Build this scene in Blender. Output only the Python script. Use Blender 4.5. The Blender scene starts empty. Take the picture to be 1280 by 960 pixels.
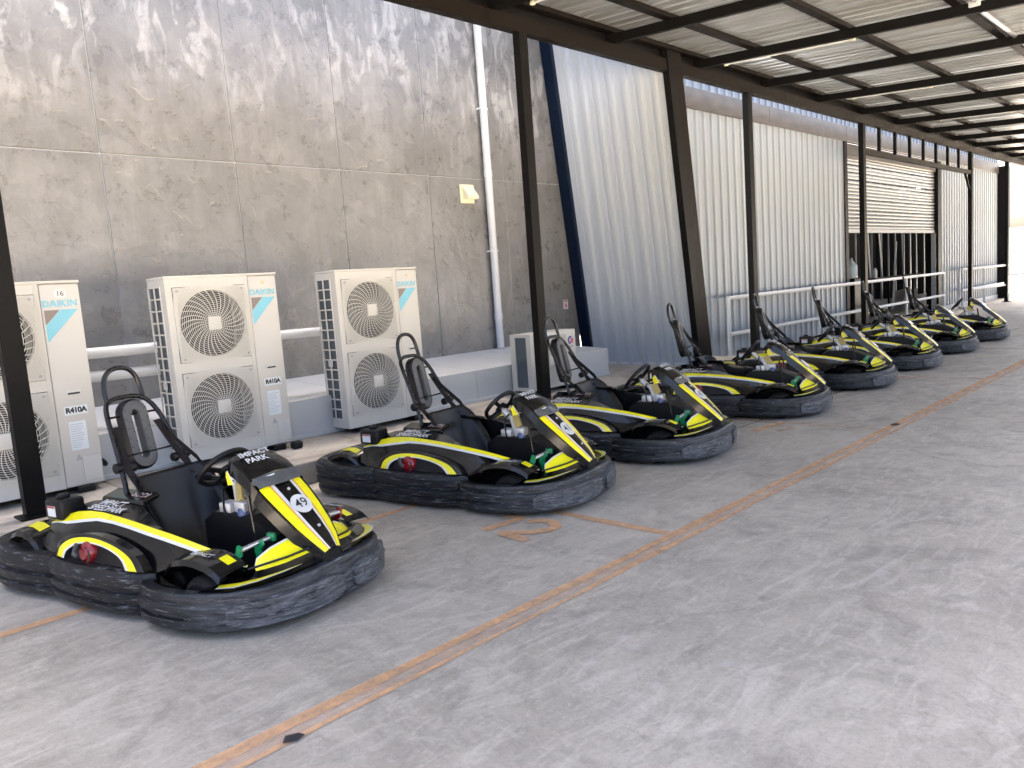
import bpy, bmesh, math, random
from mathutils import Vector, Matrix
R = math.radians
random.seed(7)
sc = bpy.context.scene
C = sc.collection

# ------------------------------------------------------------------ camera
XA = Vector((960.0, -188.0, 966.0)).normalized()
DN = Vector((575.0, 7920.0, 966.0)); DN = (DN - DN.dot(XA) * XA).normalized()
ZA = -DN
YA = ZA.cross(XA)
def to_world(c):
    c = Vector(c)
    return Vector((c.dot(XA), c.dot(YA), c.dot(ZA)))
right, upv, back = to_world((1, 0, 0)), to_world((0, -1, 0)), to_world((0, 0, -1))
cam_d = bpy.data.cameras.new('camera')
cam = bpy.data.objects.new('camera', cam_d); C.objects.link(cam)
M = Matrix((right, upv, back)).transposed().to_4x4()
M.translation = Vector((0, 0, 1.5))
cam.matrix_world = M
cam_d.sensor_fit = 'HORIZONTAL'; cam_d.sensor_width = 36.0
cam_d.lens = 36.0 * 966.0 / 1280.0
cam_d.clip_start = 0.05; cam_d.clip_end = 2000
sc.camera = cam

# ------------------------------------------------------------------ sky, sun, exposure
SUN_EL, SUN_AZ = 62.0, 35.0          # azimuth measured from +X towards +Y: behind the building
world = bpy.data.worlds.new('World'); sc.world = world; world.use_nodes = True
wn = world.node_tree.nodes; wn.clear()
sky = wn.new('ShaderNodeTexSky'); sky.sky_type = 'NISHITA'; sky.sun_disc = False
sky.sun_elevation = R(SUN_EL); sky.sun_rotation = R(90 - SUN_AZ)
sky.air_density = 0.7; sky.dust_density = 7.0; sky.ozone_density = 0.5
bg = wn.new('ShaderNodeBackground'); bg.inputs[1].default_value = 0.075
wo = wn.new('ShaderNodeOutputWorld')
world.node_tree.links.new(sky.outputs[0], bg.inputs[0])
world.node_tree.links.new(bg.outputs[0], wo.inputs[0])
sd = bpy.data.lights.new('sun', 'SUN'); sd.energy = 5.0; sd.angle = R(0.5); sd.color = (1.0, 0.93, 0.83)
so = bpy.data.objects.new('sun', sd); C.objects.link(so)
sv = Vector((math.cos(R(SUN_EL)) * math.cos(R(SUN_AZ)), math.cos(R(SUN_EL)) * math.sin(R(SUN_AZ)), math.sin(R(SUN_EL))))
so.rotation_euler = sv.to_track_quat('Z', 'Y').to_euler(); so.location = (0, 0, 30)
sc.view_settings.view_transform = 'Standard'; sc.view_settings.look = 'None'
sc.view_settings.gamma = 1.0; sc.view_settings.use_curve_mapping = False
sc.view_settings.exposure = 3.9
sc.cycles.use_denoising = True
sc.cycles.caustics_reflective = False
sc.cycles.max_bounces = 8; sc.cycles.diffuse_bounces = 5; sc.cycles.glossy_bounces = 4

# ------------------------------------------------------------------ materials
MATS = {}
def nodes_of(name):
    m = bpy.data.materials.new(name); m.use_nodes = True
    nt = m.node_tree; b = nt.nodes['Principled BSDF']
    MATS[name] = m
    return m, nt, b
def mapped(nt, scale=(1, 1, 1), rot=(0, 0, 0), kind='Object'):
    tc = nt.nodes.new('ShaderNodeTexCoord'); mp = nt.nodes.new('ShaderNodeMapping')
    mp.inputs['Scale'].default_value = scale; mp.inputs['Rotation'].default_value = rot
    nt.links.new(tc.outputs[kind], mp.inputs[0])
    return mp.outputs[0]
def noise(nt, vec, scale, detail=4, rough=0.55, dist=0.0):
    n = nt.nodes.new('ShaderNodeTexNoise'); n.inputs['Scale'].default_value = scale
    n.inputs['Detail'].default_value = detail; n.inputs['Roughness'].default_value = rough
    n.inputs['Distortion'].default_value = dist
    nt.links.new(vec, n.inputs['Vector'])
    return n.outputs[0]
def ramp(nt, fac, stops):
    r = nt.nodes.new('ShaderNodeValToRGB')
    e = r.color_ramp.elements
    while len(e) < len(stops): e.new(0.5)
    for k, (p, c) in enumerate(stops):
        e[k].position = p
        e[k].color = (c[0], c[1], c[2], 1) if isinstance(c, tuple) else (c, c, c, 1)
    nt.links.new(fac, r.inputs[0])
    return r.outputs[0]
def mix(nt, fac, a, b, mode='MIX'):
    n = nt.nodes.new('ShaderNodeMix'); n.data_type = 'RGBA'; n.blend_type = mode
    for sock, v in ((n.inputs[0], fac), (n.inputs[6], a), (n.inputs[7], b)):
        if hasattr(v, 'is_linked') or hasattr(v, 'links'): nt.links.new(v, sock)
        elif isinstance(v, tuple): sock.default_value = (v[0], v[1], v[2], 1)
        else: sock.default_value = v
    return n.outputs[2]
def math_n(nt, op, a, b=None):
    n = nt.nodes.new('ShaderNodeMath'); n.operation = op
    for k, v in enumerate((a, b)):
        if v is None: continue
        if hasattr(v, 'links'): nt.links.new(v, n.inputs[k])
        else: n.inputs[k].default_value = v
    return n.outputs[0]
def bump(nt, b, h, strength, dist=0.01):
    n = nt.nodes.new('ShaderNodeBump'); n.inputs['Strength'].default_value = strength
    n.inputs['Distance'].default_value = dist
    nt.links.new(h, n.inputs['Height']); nt.links.new(n.outputs[0], b.inputs['Normal'])
def simple(name, col, rough=0.5, metal=0.0, coat=0.0, var=0.12, scale=9.0, bmp=0.0):
    m, nt, b = nodes_of(name)
    v = mapped(nt)
    n = noise(nt, v, scale, 5, 0.6)
    c = mix(nt, n, tuple(x * (1 - var) for x in col), tuple(min(1, x * (1 + var)) for x in col))
    nt.links.new(c, b.inputs['Base Color'])
    rr = ramp(nt, n, [(0.3, max(0.02, rough - 0.08)), (0.75, min(1, rough + 0.1))])
    nt.links.new(rr, b.inputs['Roughness'])
    b.inputs['Metallic'].default_value = metal
    b.inputs['Coat Weight'].default_value = coat
    b.inputs['Coat Roughness'].default_value = 0.08
    if max(col) < 0.03: b.inputs['Specular IOR Level'].default_value = 0.08 if 'steel' in name else 0.24
    if bmp: bump(nt, b, noise(nt, v, scale * 14, 3), bmp, 0.003)
    return m

def floor_nodes(nt):
    v = mapped(nt)
    n_big = noise(nt, v, 0.55, 4, 0.6, 0.6)
    n_mid = noise(nt, v, 2.3, 6, 0.65, 1.4)
    vs = mapped(nt, (1.0, 3.4, 1.0), (0, 0, R(24)))
    n_str = noise(nt, vs, 2.2, 8, 0.7, 1.8)
    vs2 = mapped(nt, (4.2, 1.0, 1.0), (0, 0, R(-30)))
    n_str2 = noise(nt, vs2, 1.5, 8, 0.72, 2.6)
    n_fine = noise(nt, v, 55, 5, 0.75)
    c = ramp(nt, n_big, [(0.28, (0.40, 0.352, 0.286)), (0.52, (0.49, 0.436, 0.358)), (0.76, (0.56, 0.502, 0.416))])
    c = mix(nt, math_n(nt, 'MULTIPLY', ramp(nt, n_mid, [(0.42, 0.0), (0.72, 1.0)]), 0.60), c, (0.265, 0.230, 0.186))
    c = mix(nt, math_n(nt, 'MULTIPLY', ramp(nt, n_str, [(0.49, 0.0), (0.64, 1.0)]), 0.48), c, (0.68, 0.62, 0.525))
    c = mix(nt, math_n(nt, 'MULTIPLY', ramp(nt, n_str2, [(0.52, 0.0), (0.70, 1.0)]), 0.38), c, (0.63, 0.555, 0.46))
    n_dk = noise(nt, v, 1.15, 5, 0.7, 2.2)
    c = mix(nt, math_n(nt, 'MULTIPLY', ramp(nt, n_dk, [(0.54, 0.0), (0.70, 1.0)]), 0.52), c, (0.235, 0.206, 0.168))
    n_sp = noise(nt, v, 17, 6, 0.8, 0.8)
    c = mix(nt, ramp(nt, n_sp, [(0.30, 0.40), (0.47, 0.0)]), c, (0.25, 0.226, 0.196))
    c = mix(nt, ramp(nt, n_sp, [(0.55, 0.0), (0.70, 0.40)]), c, (0.68, 0.63, 0.56))
    # small pale drips and blotches
    vo = nt.nodes.new('ShaderNodeTexVoronoi'); vo.inputs['Scale'].default_value = 5.5
    vo.inputs['Randomness'].default_value = 1.0
    nt.links.new(v, vo.inputs['Vector'])
    spots = ramp(nt, vo.outputs['Distance'], [(0.10, 1.0), (0.22, 0.0)])
    gate = ramp(nt, noise(nt, v, 0.9, 2), [(0.52, 0.0), (0.62, 1.0)])
    c = mix(nt, math_n(nt, 'MULTIPLY', math_n(nt, 'MULTIPLY', spots, gate), 0.38), c, (0.56, 0.55, 0.53))
    # hairline cracks
    vc = nt.nodes.new('ShaderNodeTexVoronoi'); vc.feature = 'DISTANCE_TO_EDGE'; vc.inputs['Scale'].default_value = 1.1
    dv = nt.nodes.new('ShaderNodeVectorMath'); dv.operation = 'ADD'
    nz = nt.nodes.new('ShaderNodeTexNoise'); nz.inputs['Scale'].default_value = 4.0; nz.inputs['Detail'].default_value = 5
    nt.links.new(v, nz.inputs['Vector']); nt.links.new(v, dv.inputs[0]); nt.links.new(nz.outputs[1], dv.inputs[1])
    nt.links.new(dv.outputs[0], vc.inputs['Vector'])
    crack = ramp(nt, vc.outputs['Distance'], [(0.0, 1.0), (0.006, 0.0)])
    cg = ramp(nt, noise(nt, v, 1.3, 3), [(0.55, 0.0), (0.66, 1.0)])
    c = mix(nt, math_n(nt, 'MULTIPLY', math_n(nt, 'MULTIPLY', crack, cg), 0.5), c, (0.10, 0.095, 0.09))
    c = mix(nt, ramp(nt, n_fine, [(0.30, 0.30), (0.50, 0.0)]), c, (0.15, 0.145, 0.14))
    c = mix(nt, ramp(nt, n_fine, [(0.55, 0.0), (0.80, 0.35)]), c, (0.60, 0.59, 0.57))
    return v, c, n_fine, n_mid
m, nt, b = nodes_of('floor_concrete')
v, c, nf, nm = floor_nodes(nt)
nt.links.new(c, b.inputs['Base Color'])
nt.links.new(ramp(nt, nm, [(0.3, 0.5), (0.7, 0.8)]), b.inputs['Roughness'])
b.inputs['Specular IOR Level'].default_value = 0.35
bump(nt, b, nf, 0.25, 0.004)

def paint(name, lo, hi, col, scale):
    m, nt, b = nodes_of(name)
    v = mapped(nt)
    n = noise(nt, v, scale, 7, 0.75)
    n2 = noise(nt, v, 1.3, 3)
    b.inputs['Roughness'].default_value = 0.8
    nt.links.new(mix(nt, n2, col, (col[0] * 0.80, col[1] * 1.0, col[2] * 1.5)), b.inputs['Base Color'])
    f = math_n(nt, 'ADD', n, math_n(nt, 'MULTIPLY', math_n(nt, 'SUBTRACT', n2, 0.5), 0.35))
    a = ramp(nt, f, [(lo, 0.05), (hi, 0.9)])
    nt.links.new(a, b.inputs['Alpha'])
paint('orange_paint', 0.12, 0.66, (0.84, 0.43, 0.175), 8)
paint('orange_paint_worn', 0.22, 0.95, (0.82, 0.50, 0.27), 6)
paint('tar_patch', 0.2, 0.3, (0.02, 0.02, 0.022), 8)

# trowelled bare concrete wall
m, nt, b = nodes_of('wall_concrete')
v = mapped(nt)
nd = nt.nodes.new('ShaderNodeTexNoise'); nd.inputs['Scale'].default_value = 2.2; nd.inputs['Detail'].default_value = 5
nt.links.new(v, nd.inputs['Vector'])
dv = nt.nodes.new('ShaderNodeVectorMath'); dv.operation = 'MULTIPLY_ADD'
nt.links.new(nd.outputs[1], dv.inputs[0]); dv.inputs[1].default_value = (0.55, 0.55, 0.55); nt.links.new(v, dv.inputs[2])
vo = nt.nodes.new('ShaderNodeTexVoronoi'); vo.feature = 'SMOOTH_F1'; vo.inputs['Scale'].default_value = 4.6
vo.inputs['Smoothness'].default_value = 0.25
nt.links.new(dv.outputs[0], vo.inputs['Vector'])
patch = vo.outputs['Color']
sep = nt.nodes.new('ShaderNodeSeparateColor'); nt.links.new(patch, sep.inputs[0])
n1 = noise(nt, v, 1.1, 5, 0.6, 0.8)
n2 = noise(nt, v, 5.0, 9, 0.70, 0.3)
vs = mapped(nt, (7.0, 7.0, 0.55))
n3 = noise(nt, vs, 1.6, 5, 0.6)
n4 = noise(nt, v, 60, 4, 0.7)
vk = mapped(nt, (1.0, 1.0, 0.42), (0, R(35), 0))
nk = noise(nt, vk, 4.4, 6, 0.60, 0.9)
vk2 = mapped(nt, (1.0, 1.0, 0.40), (0, R(-42), 0))
nk2 = noise(nt, vk2, 3.4, 6, 0.60, 1.0)
sxyz = nt.nodes.new('ShaderNodeSeparateXYZ'); nt.links.new(v, sxyz.inputs[0])
zf = math_n(nt, 'ADD', sxyz.outputs[2], math_n(nt, 'MULTIPLY', math_n(nt, 'SUBTRACT', noise(nt, v, 0.9, 4), 0.5), 3.2))
rough_lift = ramp(nt, math_n(nt, 'MULTIPLY', zf, 0.1), [(0.36, 0.12), (0.46, 1.0)])
n0 = noise(nt, v, 0.45, 3, 0.5, 0.5)
c = ramp(nt, n1, [(0.28, (0.116, 0.116, 0.114)), (0.50, (0.162, 0.162, 0.160)), (0.74, (0.222, 0.222, 0.220))])
c = mix(nt, math_n(nt, 'MULTIPLY', ramp(nt, n0, [(0.40, 1.0), (0.58, 0.0)]), 0.40), c, (0.140, 0.131, 0.121))
c = mix(nt, math_n(nt, 'MULTIPLY', ramp(nt, sep.outputs[0], [(0.2, 0.0), (0.8, 1.0)]), 0.14), c, (0.30, 0.292, 0.280))
st1 = math_n(nt, 'MULTIPLY', ramp(nt, nk, [(0.52, 0.0), (0.60, 1.0)]), 0.55)
st2 = math_n(nt, 'MULTIPLY', ramp(nt, nk2, [(0.54, 0.0), (0.62, 1.0)]), 0.50)
c = mix(nt, math_n(nt, 'MULTIPLY', st1, rough_lift), c, (0.46, 0.455, 0.445))
c = mix(nt, math_n(nt, 'MULTIPLY', st2, rough_lift), c, (0.42, 0.415, 0.405))
c = mix(nt, math_n(nt, 'MULTIPLY', ramp(nt, n2, [(0.30, 1.0), (0.56, 0.0)]), 0.45), c, (0.105, 0.098, 0.090))
c = mix(nt, math_n(nt, 'MULTIPLY', ramp(nt, n3, [(0.48, 0.0), (0.66, 1.0)]), 0.42), c, (0.125, 0.118, 0.108))
c = mix(nt, ramp(nt, n4, [(0.30, 0.25), (0.5, 0.0)]), c, (0.11, 0.10, 0.09))
b.inputs['Specular IOR Level'].default_value = 0.75
nt.links.new(c, b.inputs['Base Color'])
nt.links.new(ramp(nt, n2, [(0.35, 0.22), (0.7, 0.50)]), b.inputs['Roughness'])
hh = math_n(nt, 'ADD', math_n(nt, 'ADD', math_n(nt, 'MULTIPLY', sep.outputs[0], 0.5), n2), math_n(nt, 'MULTIPLY', nk, 0.8))
bump(nt, b, hh, 0.5, 0.015)

# worn plinth slab
m, nt, b = nodes_of('plinth_concrete')
v = mapped(nt)
n1 = noise(nt, v, 1.6, 6, 0.65, 1.0); n2 = noise(nt, v, 40, 4, 0.7)
c = ramp(nt, n1, [(0.30, (0.16, 0.14, 0.115)), (0.5, (0.33, 0.30, 0.262)), (0.72, (0.43, 0.40, 0.36))])
c = mix(nt, ramp(nt, n2, [(0.33, 0.35), (0.5, 0.0)]), c, (0.10, 0.09, 0.08))
nt.links.new(c, b.inputs['Base Color']); b.inputs['Roughness'].default_value = 0.8
bump(nt, b, n2, 0.2, 0.004)

simple('groove_trim', (0.33, 0.345, 0.36), 0.5)
simple('white_sheet', (0.46, 0.475, 0.48), 0.42, 0.0, var=0.05, scale=1.5)
simple('white_paint', (0.55, 0.565, 0.58), 0.45, var=0.06)
simple('grey_paint', (0.42, 0.44, 0.46), 0.5, var=0.12)
simple('cream_case', (0.51, 0.50, 0.465), 0.42, var=0.05, scale=2.5)
simple('cream_grille', (0.56, 0.55, 0.51), 0.5, var=0.06)
simple('dark_cavity', (0.03, 0.032, 0.033), 0.7)
simple('coil_fins', (0.10, 0.125, 0.145), 0.5, 0.5, var=0.35, scale=40)
simple('black_steel', (0.0065, 0.0062, 0.0062), 0.42, var=0.35, scale=14, bmp=0.12)
simple('blue_black_steel', (0.004, 0.009, 0.022), 0.35, var=0.3, scale=10)
simple('rusty_black_steel', (0.008, 0.0058, 0.0047), 0.48, 0.1, var=0.5, scale=7, bmp=0.15)
simple('black_tube', (0.005, 0.0052, 0.006), 0.28, coat=0.3, var=0.2)
simple('black_gloss', (0.0045, 0.0045, 0.005), 0.2, coat=0.35, var=0.3, scale=20)
simple('black_plastic', (0.007, 0.0072, 0.008), 0.42, var=0.3, scale=25, bmp=0.1)
simple('seat_plastic', (0.008, 0.0082, 0.009), 0.34, var=0.3, scale=6)
simple('rubber', (0.008, 0.008, 0.0083), 0.75, var=0.35, scale=30)
simple('strap', (0.013, 0.0105, 0.011), 0.8, var=0.3)
simple('grey_pad', (0.055, 0.058, 0.062), 0.5, var=0.3, scale=12)
simple('smoked_panel', (0.075, 0.082, 0.09), 0.18, coat=0.5, var=0.35, scale=18)
simple('yellow', (0.88, 0.80, 0.006), 0.34, coat=0.35, var=0.05)
m, nt, b = MATS['yellow'], MATS['yellow'].node_tree, MATS['yellow'].node_tree.nodes['Principled BSDF']
oi = nt.nodes.new('ShaderNodeObjectInfo')
gv = nt.nodes.new('ShaderNodeVectorMath'); gv.operation = 'ADD'; tc = nt.nodes.new('ShaderNodeTexCoord')
nt.links.new(tc.outputs['Object'], gv.inputs[0]); nt.links.new(math_n(nt, 'MULTIPLY', oi.outputs['Random'], 17.0), gv.inputs[1])
gn = noise(nt, gv.outputs[0], 7.0, 6, 0.7, 0.6)
old = b.inputs['Base Color'].links[0].from_socket
gc = mix(nt, ramp(nt, gn, [(0.52, 0.0), (0.75, 0.28)]), old, (0.42, 0.36, 0.05))
nt.links.new(gc, b.inputs['Base Color'])
simple('white_decal', (0.62, 0.63, 0.63), 0.4, var=0.05)
simple('orange_line', (0.66, 0.33, 0.05), 0.4)
simple('red', (0.22, 0.004, 0.010), 0.28, coat=0.4, var=0.3, scale=20)
simple('red_decal', (0.36, 0.03, 0.035), 0.4)
simple('green', (0.008, 0.22, 0.085), 0.33, coat=0.3)
simple('steel', (0.50, 0.51, 0.52), 0.34, 0.85, var=0.2, scale=20)
simple('alloy', (0.56, 0.57, 0.58), 0.45, 0.5, var=0.25, scale=25)
simple('brass', (0.52, 0.42, 0.16), 0.42, 0.3)
simple('blue_cap', (0.05, 0.08, 0.20), 0.4)
simple('cyan_decal', (0.16, 0.46, 0.58), 0.4, var=0.03)
simple('brown_decal', (0.20, 0.165, 0.15), 0.5, var=0.05)
simple('black_decal', (0.02, 0.02, 0.02), 0.5)
simple('pale_label', (0.62, 0.68, 0.71), 0.4, var=0.04)
simple('grey_decal', (0.34, 0.36, 0.38), 0.5)
simple('blue_decal', (0.04, 0.06, 0.30), 0.4)
simple('pink_decal', (0.55, 0.08, 0.14), 0.5)
simple('ivory_plastic', (0.72, 0.68, 0.48), 0.45, var=0.05)
simple('leaf', (0.06, 0.11, 0.03), 0.6, var=0.4, scale=3)
simple('bark', (0.10, 0.08, 0.06), 0.9)
simple('clear_plastic', (0.22, 0.27, 0.30), 0.15, coat=0.4)
simple('block', (0.34, 0.32, 0.30), 0.85, var=0.2)
simple('brick_red', (0.26, 0.11, 0.07), 0.85, var=0.25)
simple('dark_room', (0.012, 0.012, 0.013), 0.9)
simple('galv', (0.42, 0.45, 0.48), 0.35, 0.6, var=0.2)

def sheet_mat(name, col, metal, rough, dirt, scl):
    m, nt, b = nodes_of(name)
    v = mapped(nt)
    n = noise(nt, mapped(nt, scl), 1.5, 6, 0.65)
    n2 = noise(nt, v, 3.0, 4)
    c = mix(nt, ramp(nt, n, [(0.35, 0.0), (0.72, dirt)]), col, (0.21, 0.18, 0.15))
    nt.links.new(c, b.inputs['Base Color'])
    b.inputs['Metallic'].default_value = metal
    nt.links.new(ramp(nt, n2, [(0.25, rough - 0.01), (0.75, rough + 0.02)]), b.inputs['Roughness'])
sheet_mat('wall_sheet', (0.275, 0.312, 0.352), 0.05, 0.42, 0.12, (3, 3, 0.4))
sheet_mat('end_sheet', (0.42, 0.455, 0.49), 0.0, 0.45, 0.0, (3, 3, 0.4))
sheet_mat('roof_sheet', (0.58, 0.61, 0.63), 0.6, 0.34, 0.75, (7, 0.3, 1))
sheet_mat('shutter_sheet', (0.215, 0.232, 0.25), 0.25, 0.40, 0.15, (0.5, 1, 6))
sheet_mat('header_sheet', (0.085, 0.078, 0.07), 0.4, 0.32, 0.5, (1.5, 1, 4))

# scuffed bumper plastic
def bumper_mat(name, amt):
    m, nt, b = nodes_of(name)
    tc = nt.nodes.new('ShaderNodeTexCoord'); oi = nt.nodes.new('ShaderNodeObjectInfo')
    va = nt.nodes.new('ShaderNodeVectorMath'); va.operation = 'ADD'
    nt.links.new(tc.outputs['Object'], va.inputs[0]); nt.links.new(math_n(nt, 'MULTIPLY', oi.outputs['Random'], 13.0), va.inputs[1])
    def mp(scl, rot=(0, 0, 0)):
        q = nt.nodes.new('ShaderNodeMapping'); q.inputs['Scale'].default_value = scl; q.inputs['Rotation'].default_value = rot
        nt.links.new(va.outputs[0], q.inputs[0]); return q.outputs[0]
    v = mp((3.2, 3.2, 30.0), (R(7), R(-5), 0)); v0 = mp((1, 1, 1))
    n = noise(nt, v, 2.4, 7, 0.70, 0.4)
    n2 = noise(nt, v0, 3.2, 4, 0.6)
    n3 = noise(nt, mp((5, 5, 60), (R(11), R(-9), 0)), 2.4, 5, 0.7, 0.2)
    f = math_n(nt, 'MULTIPLY', ramp(nt, n, [(0.34, 0.03), (0.78, 0.85)]), ramp(nt, n2, [(0.26, 0.3 * amt), (0.56, amt)]))
    sx_ = nt.nodes.new('ShaderNodeSeparateXYZ'); nt.links.new(tc.outputs['Object'], sx_.inputs[0])
    front = ramp(nt, sx_.outputs[0], [(0.45, 0.16), (0.85, 1.0)])
    f = math_n(nt, 'MULTIPLY', f, front)
    c = mix(nt, f, (0.0055, 0.006, 0.0075), (0.27, 0.285, 0.31))
    b.inputs['Specular IOR Level'].default_value = 0.3
    f2 = math_n(nt, 'MULTIPLY', ramp(nt, n3, [(0.57, 0.0), (0.66, 1.0)]), amt * 0.85)
    c = mix(nt, f2, c, (0.38, 0.40, 0.42))
    nt.links.new(c, b.inputs['Base Color'])
    nt.links.new(ramp(nt, n, [(0.4, 0.36), (0.7, 0.62)]), b.inputs['Roughness'])
    bump(nt, b, n, 0.06, 0.002)
bumper_mat('bumper', 0.5)
bumper_mat('bumper_face', 0.8)

# ------------------------------------------------------------------ mesh helpers
class MB:
    def __init__(s): s.v = []; s.f = []
    def add(s, vs, fs):
        o = len(s.v); s.v += [Vector(p) for p in vs]; s.f += [tuple(i + o for i in f) for f in fs]
        return s
    def box(s, x0, x1, y0, y1, z0, z1):
        return s.add([(x0, y0, z0), (x1, y0, z0), (x1, y1, z0), (x0, y1, z0), (x0, y0, z1), (x1, y0, z1), (x1, y1, z1), (x0, y1, z1)],
                     [(0, 3, 2, 1), (4, 5, 6, 7), (0, 1, 5, 4), (1, 2, 6, 5), (2, 3, 7, 6), (3, 0, 4, 7)])
    def cbox(s, x0, x1, y0, y1, z0, z1, bev=0.01, seg=2):
        bm = bmesh.new()
        bmesh.ops.create_cube(bm, size=1)
        for w in bm.verts:
            w.co = Vector(((x0 + x1) / 2 + w.co.x * (x1 - x0), (y0 + y1) / 2 + w.co.y * (y1 - y0), (z0 + z1) / 2 + w.co.z * (z1 - z0)))
        bmesh.ops.bevel(bm, geom=bm.edges[:], offset=bev, segments=seg, profile=0.5, affect='EDGES')
        return s.bm(bm)
    def bm(s, bm):
        bm.verts.index_update()
        s.add([w.co.copy() for w in bm.verts], [tuple(w.index for w in f.verts) for f in bm.faces])
        bm.free(); return s
    def beam(s, p0, p1, w, h, up=(0, 0, 1)):
        p0, p1 = Vector(p0), Vector(p1); d = (p1 - p0).normalized()
        a = d.cross(Vector(up)).normalized(); u = a.cross(d).normalized()
        vs = []
        for p in (p0, p1):
            for sa, su in ((-1, -1), (1, -1), (1, 1), (-1, 1)): vs.append(p + a * sa * w / 2 + u * su * h / 2)
        return s.add(vs, [(0, 1, 2, 3), (7, 6, 5, 4), (0, 4, 5, 1), (1, 5, 6, 2), (2, 6, 7, 3), (3, 7, 4, 0)])
    def tube(s, pts, r, n=8, closed=False, caps=True):
        pts = [Vector(p) for p in pts]; N = len(pts); rs = r if isinstance(r, (list, tuple)) else [r] * N
        vs = []; fs = []; prev = None
        for i, p in enumerate(pts):
            if closed: t = pts[(i + 1) % N] - pts[i - 1]
            else: t = pts[min(i + 1, N - 1)] - pts[max(i - 1, 0)]
            t.normalize()
            if prev is None:
                a = t.cross(Vector((0, 0, 1)) if abs(t.z) < 0.9 else Vector((1, 0, 0))).normalized()
            else:
                a = (prev - t * prev.dot(t)).normalized()
            prev = a; bb = t.cross(a)
            for k in range(n):
                q = 2 * math.pi * k / n
                vs.append(p + (a * math.cos(q) + bb * math.sin(q)) * rs[i])
        for i in range(N if closed else N - 1):
            j = (i + 1) % N
            for k in range(n):
                l = (k + 1) % n
                fs.append((i * n + k, i * n + l, j * n + l, j * n + k))
        if caps and not closed:
            fs.append(tuple(range(n - 1, -1, -1))); fs.append(tuple((N - 1) * n + k for k in range(n)))
        return s.add(vs, fs)
    def lathe(s, prof, axis_o, axis_d, n=20):
        o = Vector(axis_o); d = Vector(axis_d).normalized()
        a = d.cross(Vector((0, 0, 1)) if abs(d.z) < 0.9 else Vector((1, 0, 0))).normalized(); bb = d.cross(a)
        vs = []; fs = []
        for r_, h_ in prof:
            for k in range(n):
                q = 2 * math.pi * k / n
                vs.append(o + d * h_ + (a * math.cos(q) + bb * math.sin(q)) * r_)
        for i in range(len(prof) - 1):
            for k in range(n):
                l = (k + 1) % n
                fs.append((i * n + k, (i + 1) * n + k, (i + 1) * n + l, i * n + l))
        fs.append(tuple(range(n))); fs.append(tuple((len(prof) - 1) * n + k for k in range(n - 1, -1, -1)))
        return s.add(vs, fs)
    def rows(s, rws, close_u=False):
        nu = len(rws[0]); vs = [p for r_ in rws for p in r_]; fs = []
        for i in range(len(rws) - 1):
            for j in range(nu if close_u else nu - 1):
                k = (j + 1) % nu
                fs.append((i * nu + j, i * nu + k, (i + 1) * nu + k, (i + 1) * nu + j))
        return s.add(vs, fs)
    def sweep(s, path, prof_fn, caps=True):
        """path: list of (x, y); prof_fn(t, k) -> list of (outward, z); outward is right of travel"""
        N = len(path); rws = []
        for i, p in enumerate(path):
            a = Vector(path[max(i - 1, 0)]); c_ = Vector(path[min(i + 1, N - 1)])
            t = (c_ - a).normalized(); n_ = Vector((t.y, -t.x))
            rws.append([(p[0] + n_.x * o, p[1] + n_.y * o, z) for o, z in prof_fn(i / (N - 1), i)])
        s.rows(rws, True); m_ = len(rws[0]); o = len(s.v) - m_ * N
        if caps:
            s.f.append(tuple(o + k for k in range(m_))); s.f.append(tuple(o + (N - 1) * m_ + k for k in range(m_ - 1, -1, -1)))
        return s
    def prism(s, poly, y0, y1, fn=None):
        """poly in (x, z) pushed along y"""
        n = len(poly)
        vs = [(p[0], y0, p[1]) for p in poly] + [(p[0], y1, p[1]) for p in poly]
        fs = [tuple(range(n)), tuple(range(2 * n - 1, n - 1, -1))] + [(i, (i + 1) % n + 0, (i + 1) % n + n, i + n)[::-1] for i in range(n)]
        if fn: vs = [fn(p) for p in vs]
        return s.add(vs, fs)
    def mirror(s):
        s.v = [Vector((p.x, -p.y, p.z)) for p in s.v]; s.f = [f[::-1] for f in s.f]; return s
    def xf(s, mat):
        s.v = [mat @ p for p in s.v]; return s
    def mesh(s, name, mat, smooth=True, ang=38, fix=True):
        me = bpy.data.meshes.new(name)
        me.from_pydata([tuple(p) for p in s.v], [], s.f); me.validate()
        if fix:
            bm = bmesh.new(); bm.from_mesh(me)
            bmesh.ops.remove_doubles(bm, verts=bm.verts[:], dist=1e-5)
            bmesh.ops.recalc_face_normals(bm, faces=bm.faces[:]); bm.to_mesh(me); bm.free()
        if mat: me.materials.append(MATS[mat])
        if smooth:
            me.polygons.foreach_set('use_smooth', [True] * len(me.polygons))
            me.set_sharp_from_angle(angle=R(ang))
        me.update(); return me
    def build(s, name, mat, parent=None, **k):
        return link(name, s.mesh(name, mat, **k), parent)
def link(name, me, parent=None, mw=None):
    o = bpy.data.objects.new(name, me); C.objects.link(o)
    if parent: o.parent = parent
    if mw is not None: o.matrix_local = mw
    return o
def tag(o, label, cat, group=None):
    o['label'] = label; o['category'] = cat
    if group: o['group'] = group
    return o
def thing(name, label, cat, loc=(0, 0, 0), rz=0.0, group=None):
    o = bpy.data.objects.new(name, None); C.objects.link(o)
    o.location = loc; o.rotation_euler = (0, 0, rz)
    return tag(o, label, cat, group)
def struct(o): o['kind'] = 'structure'; return o
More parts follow.
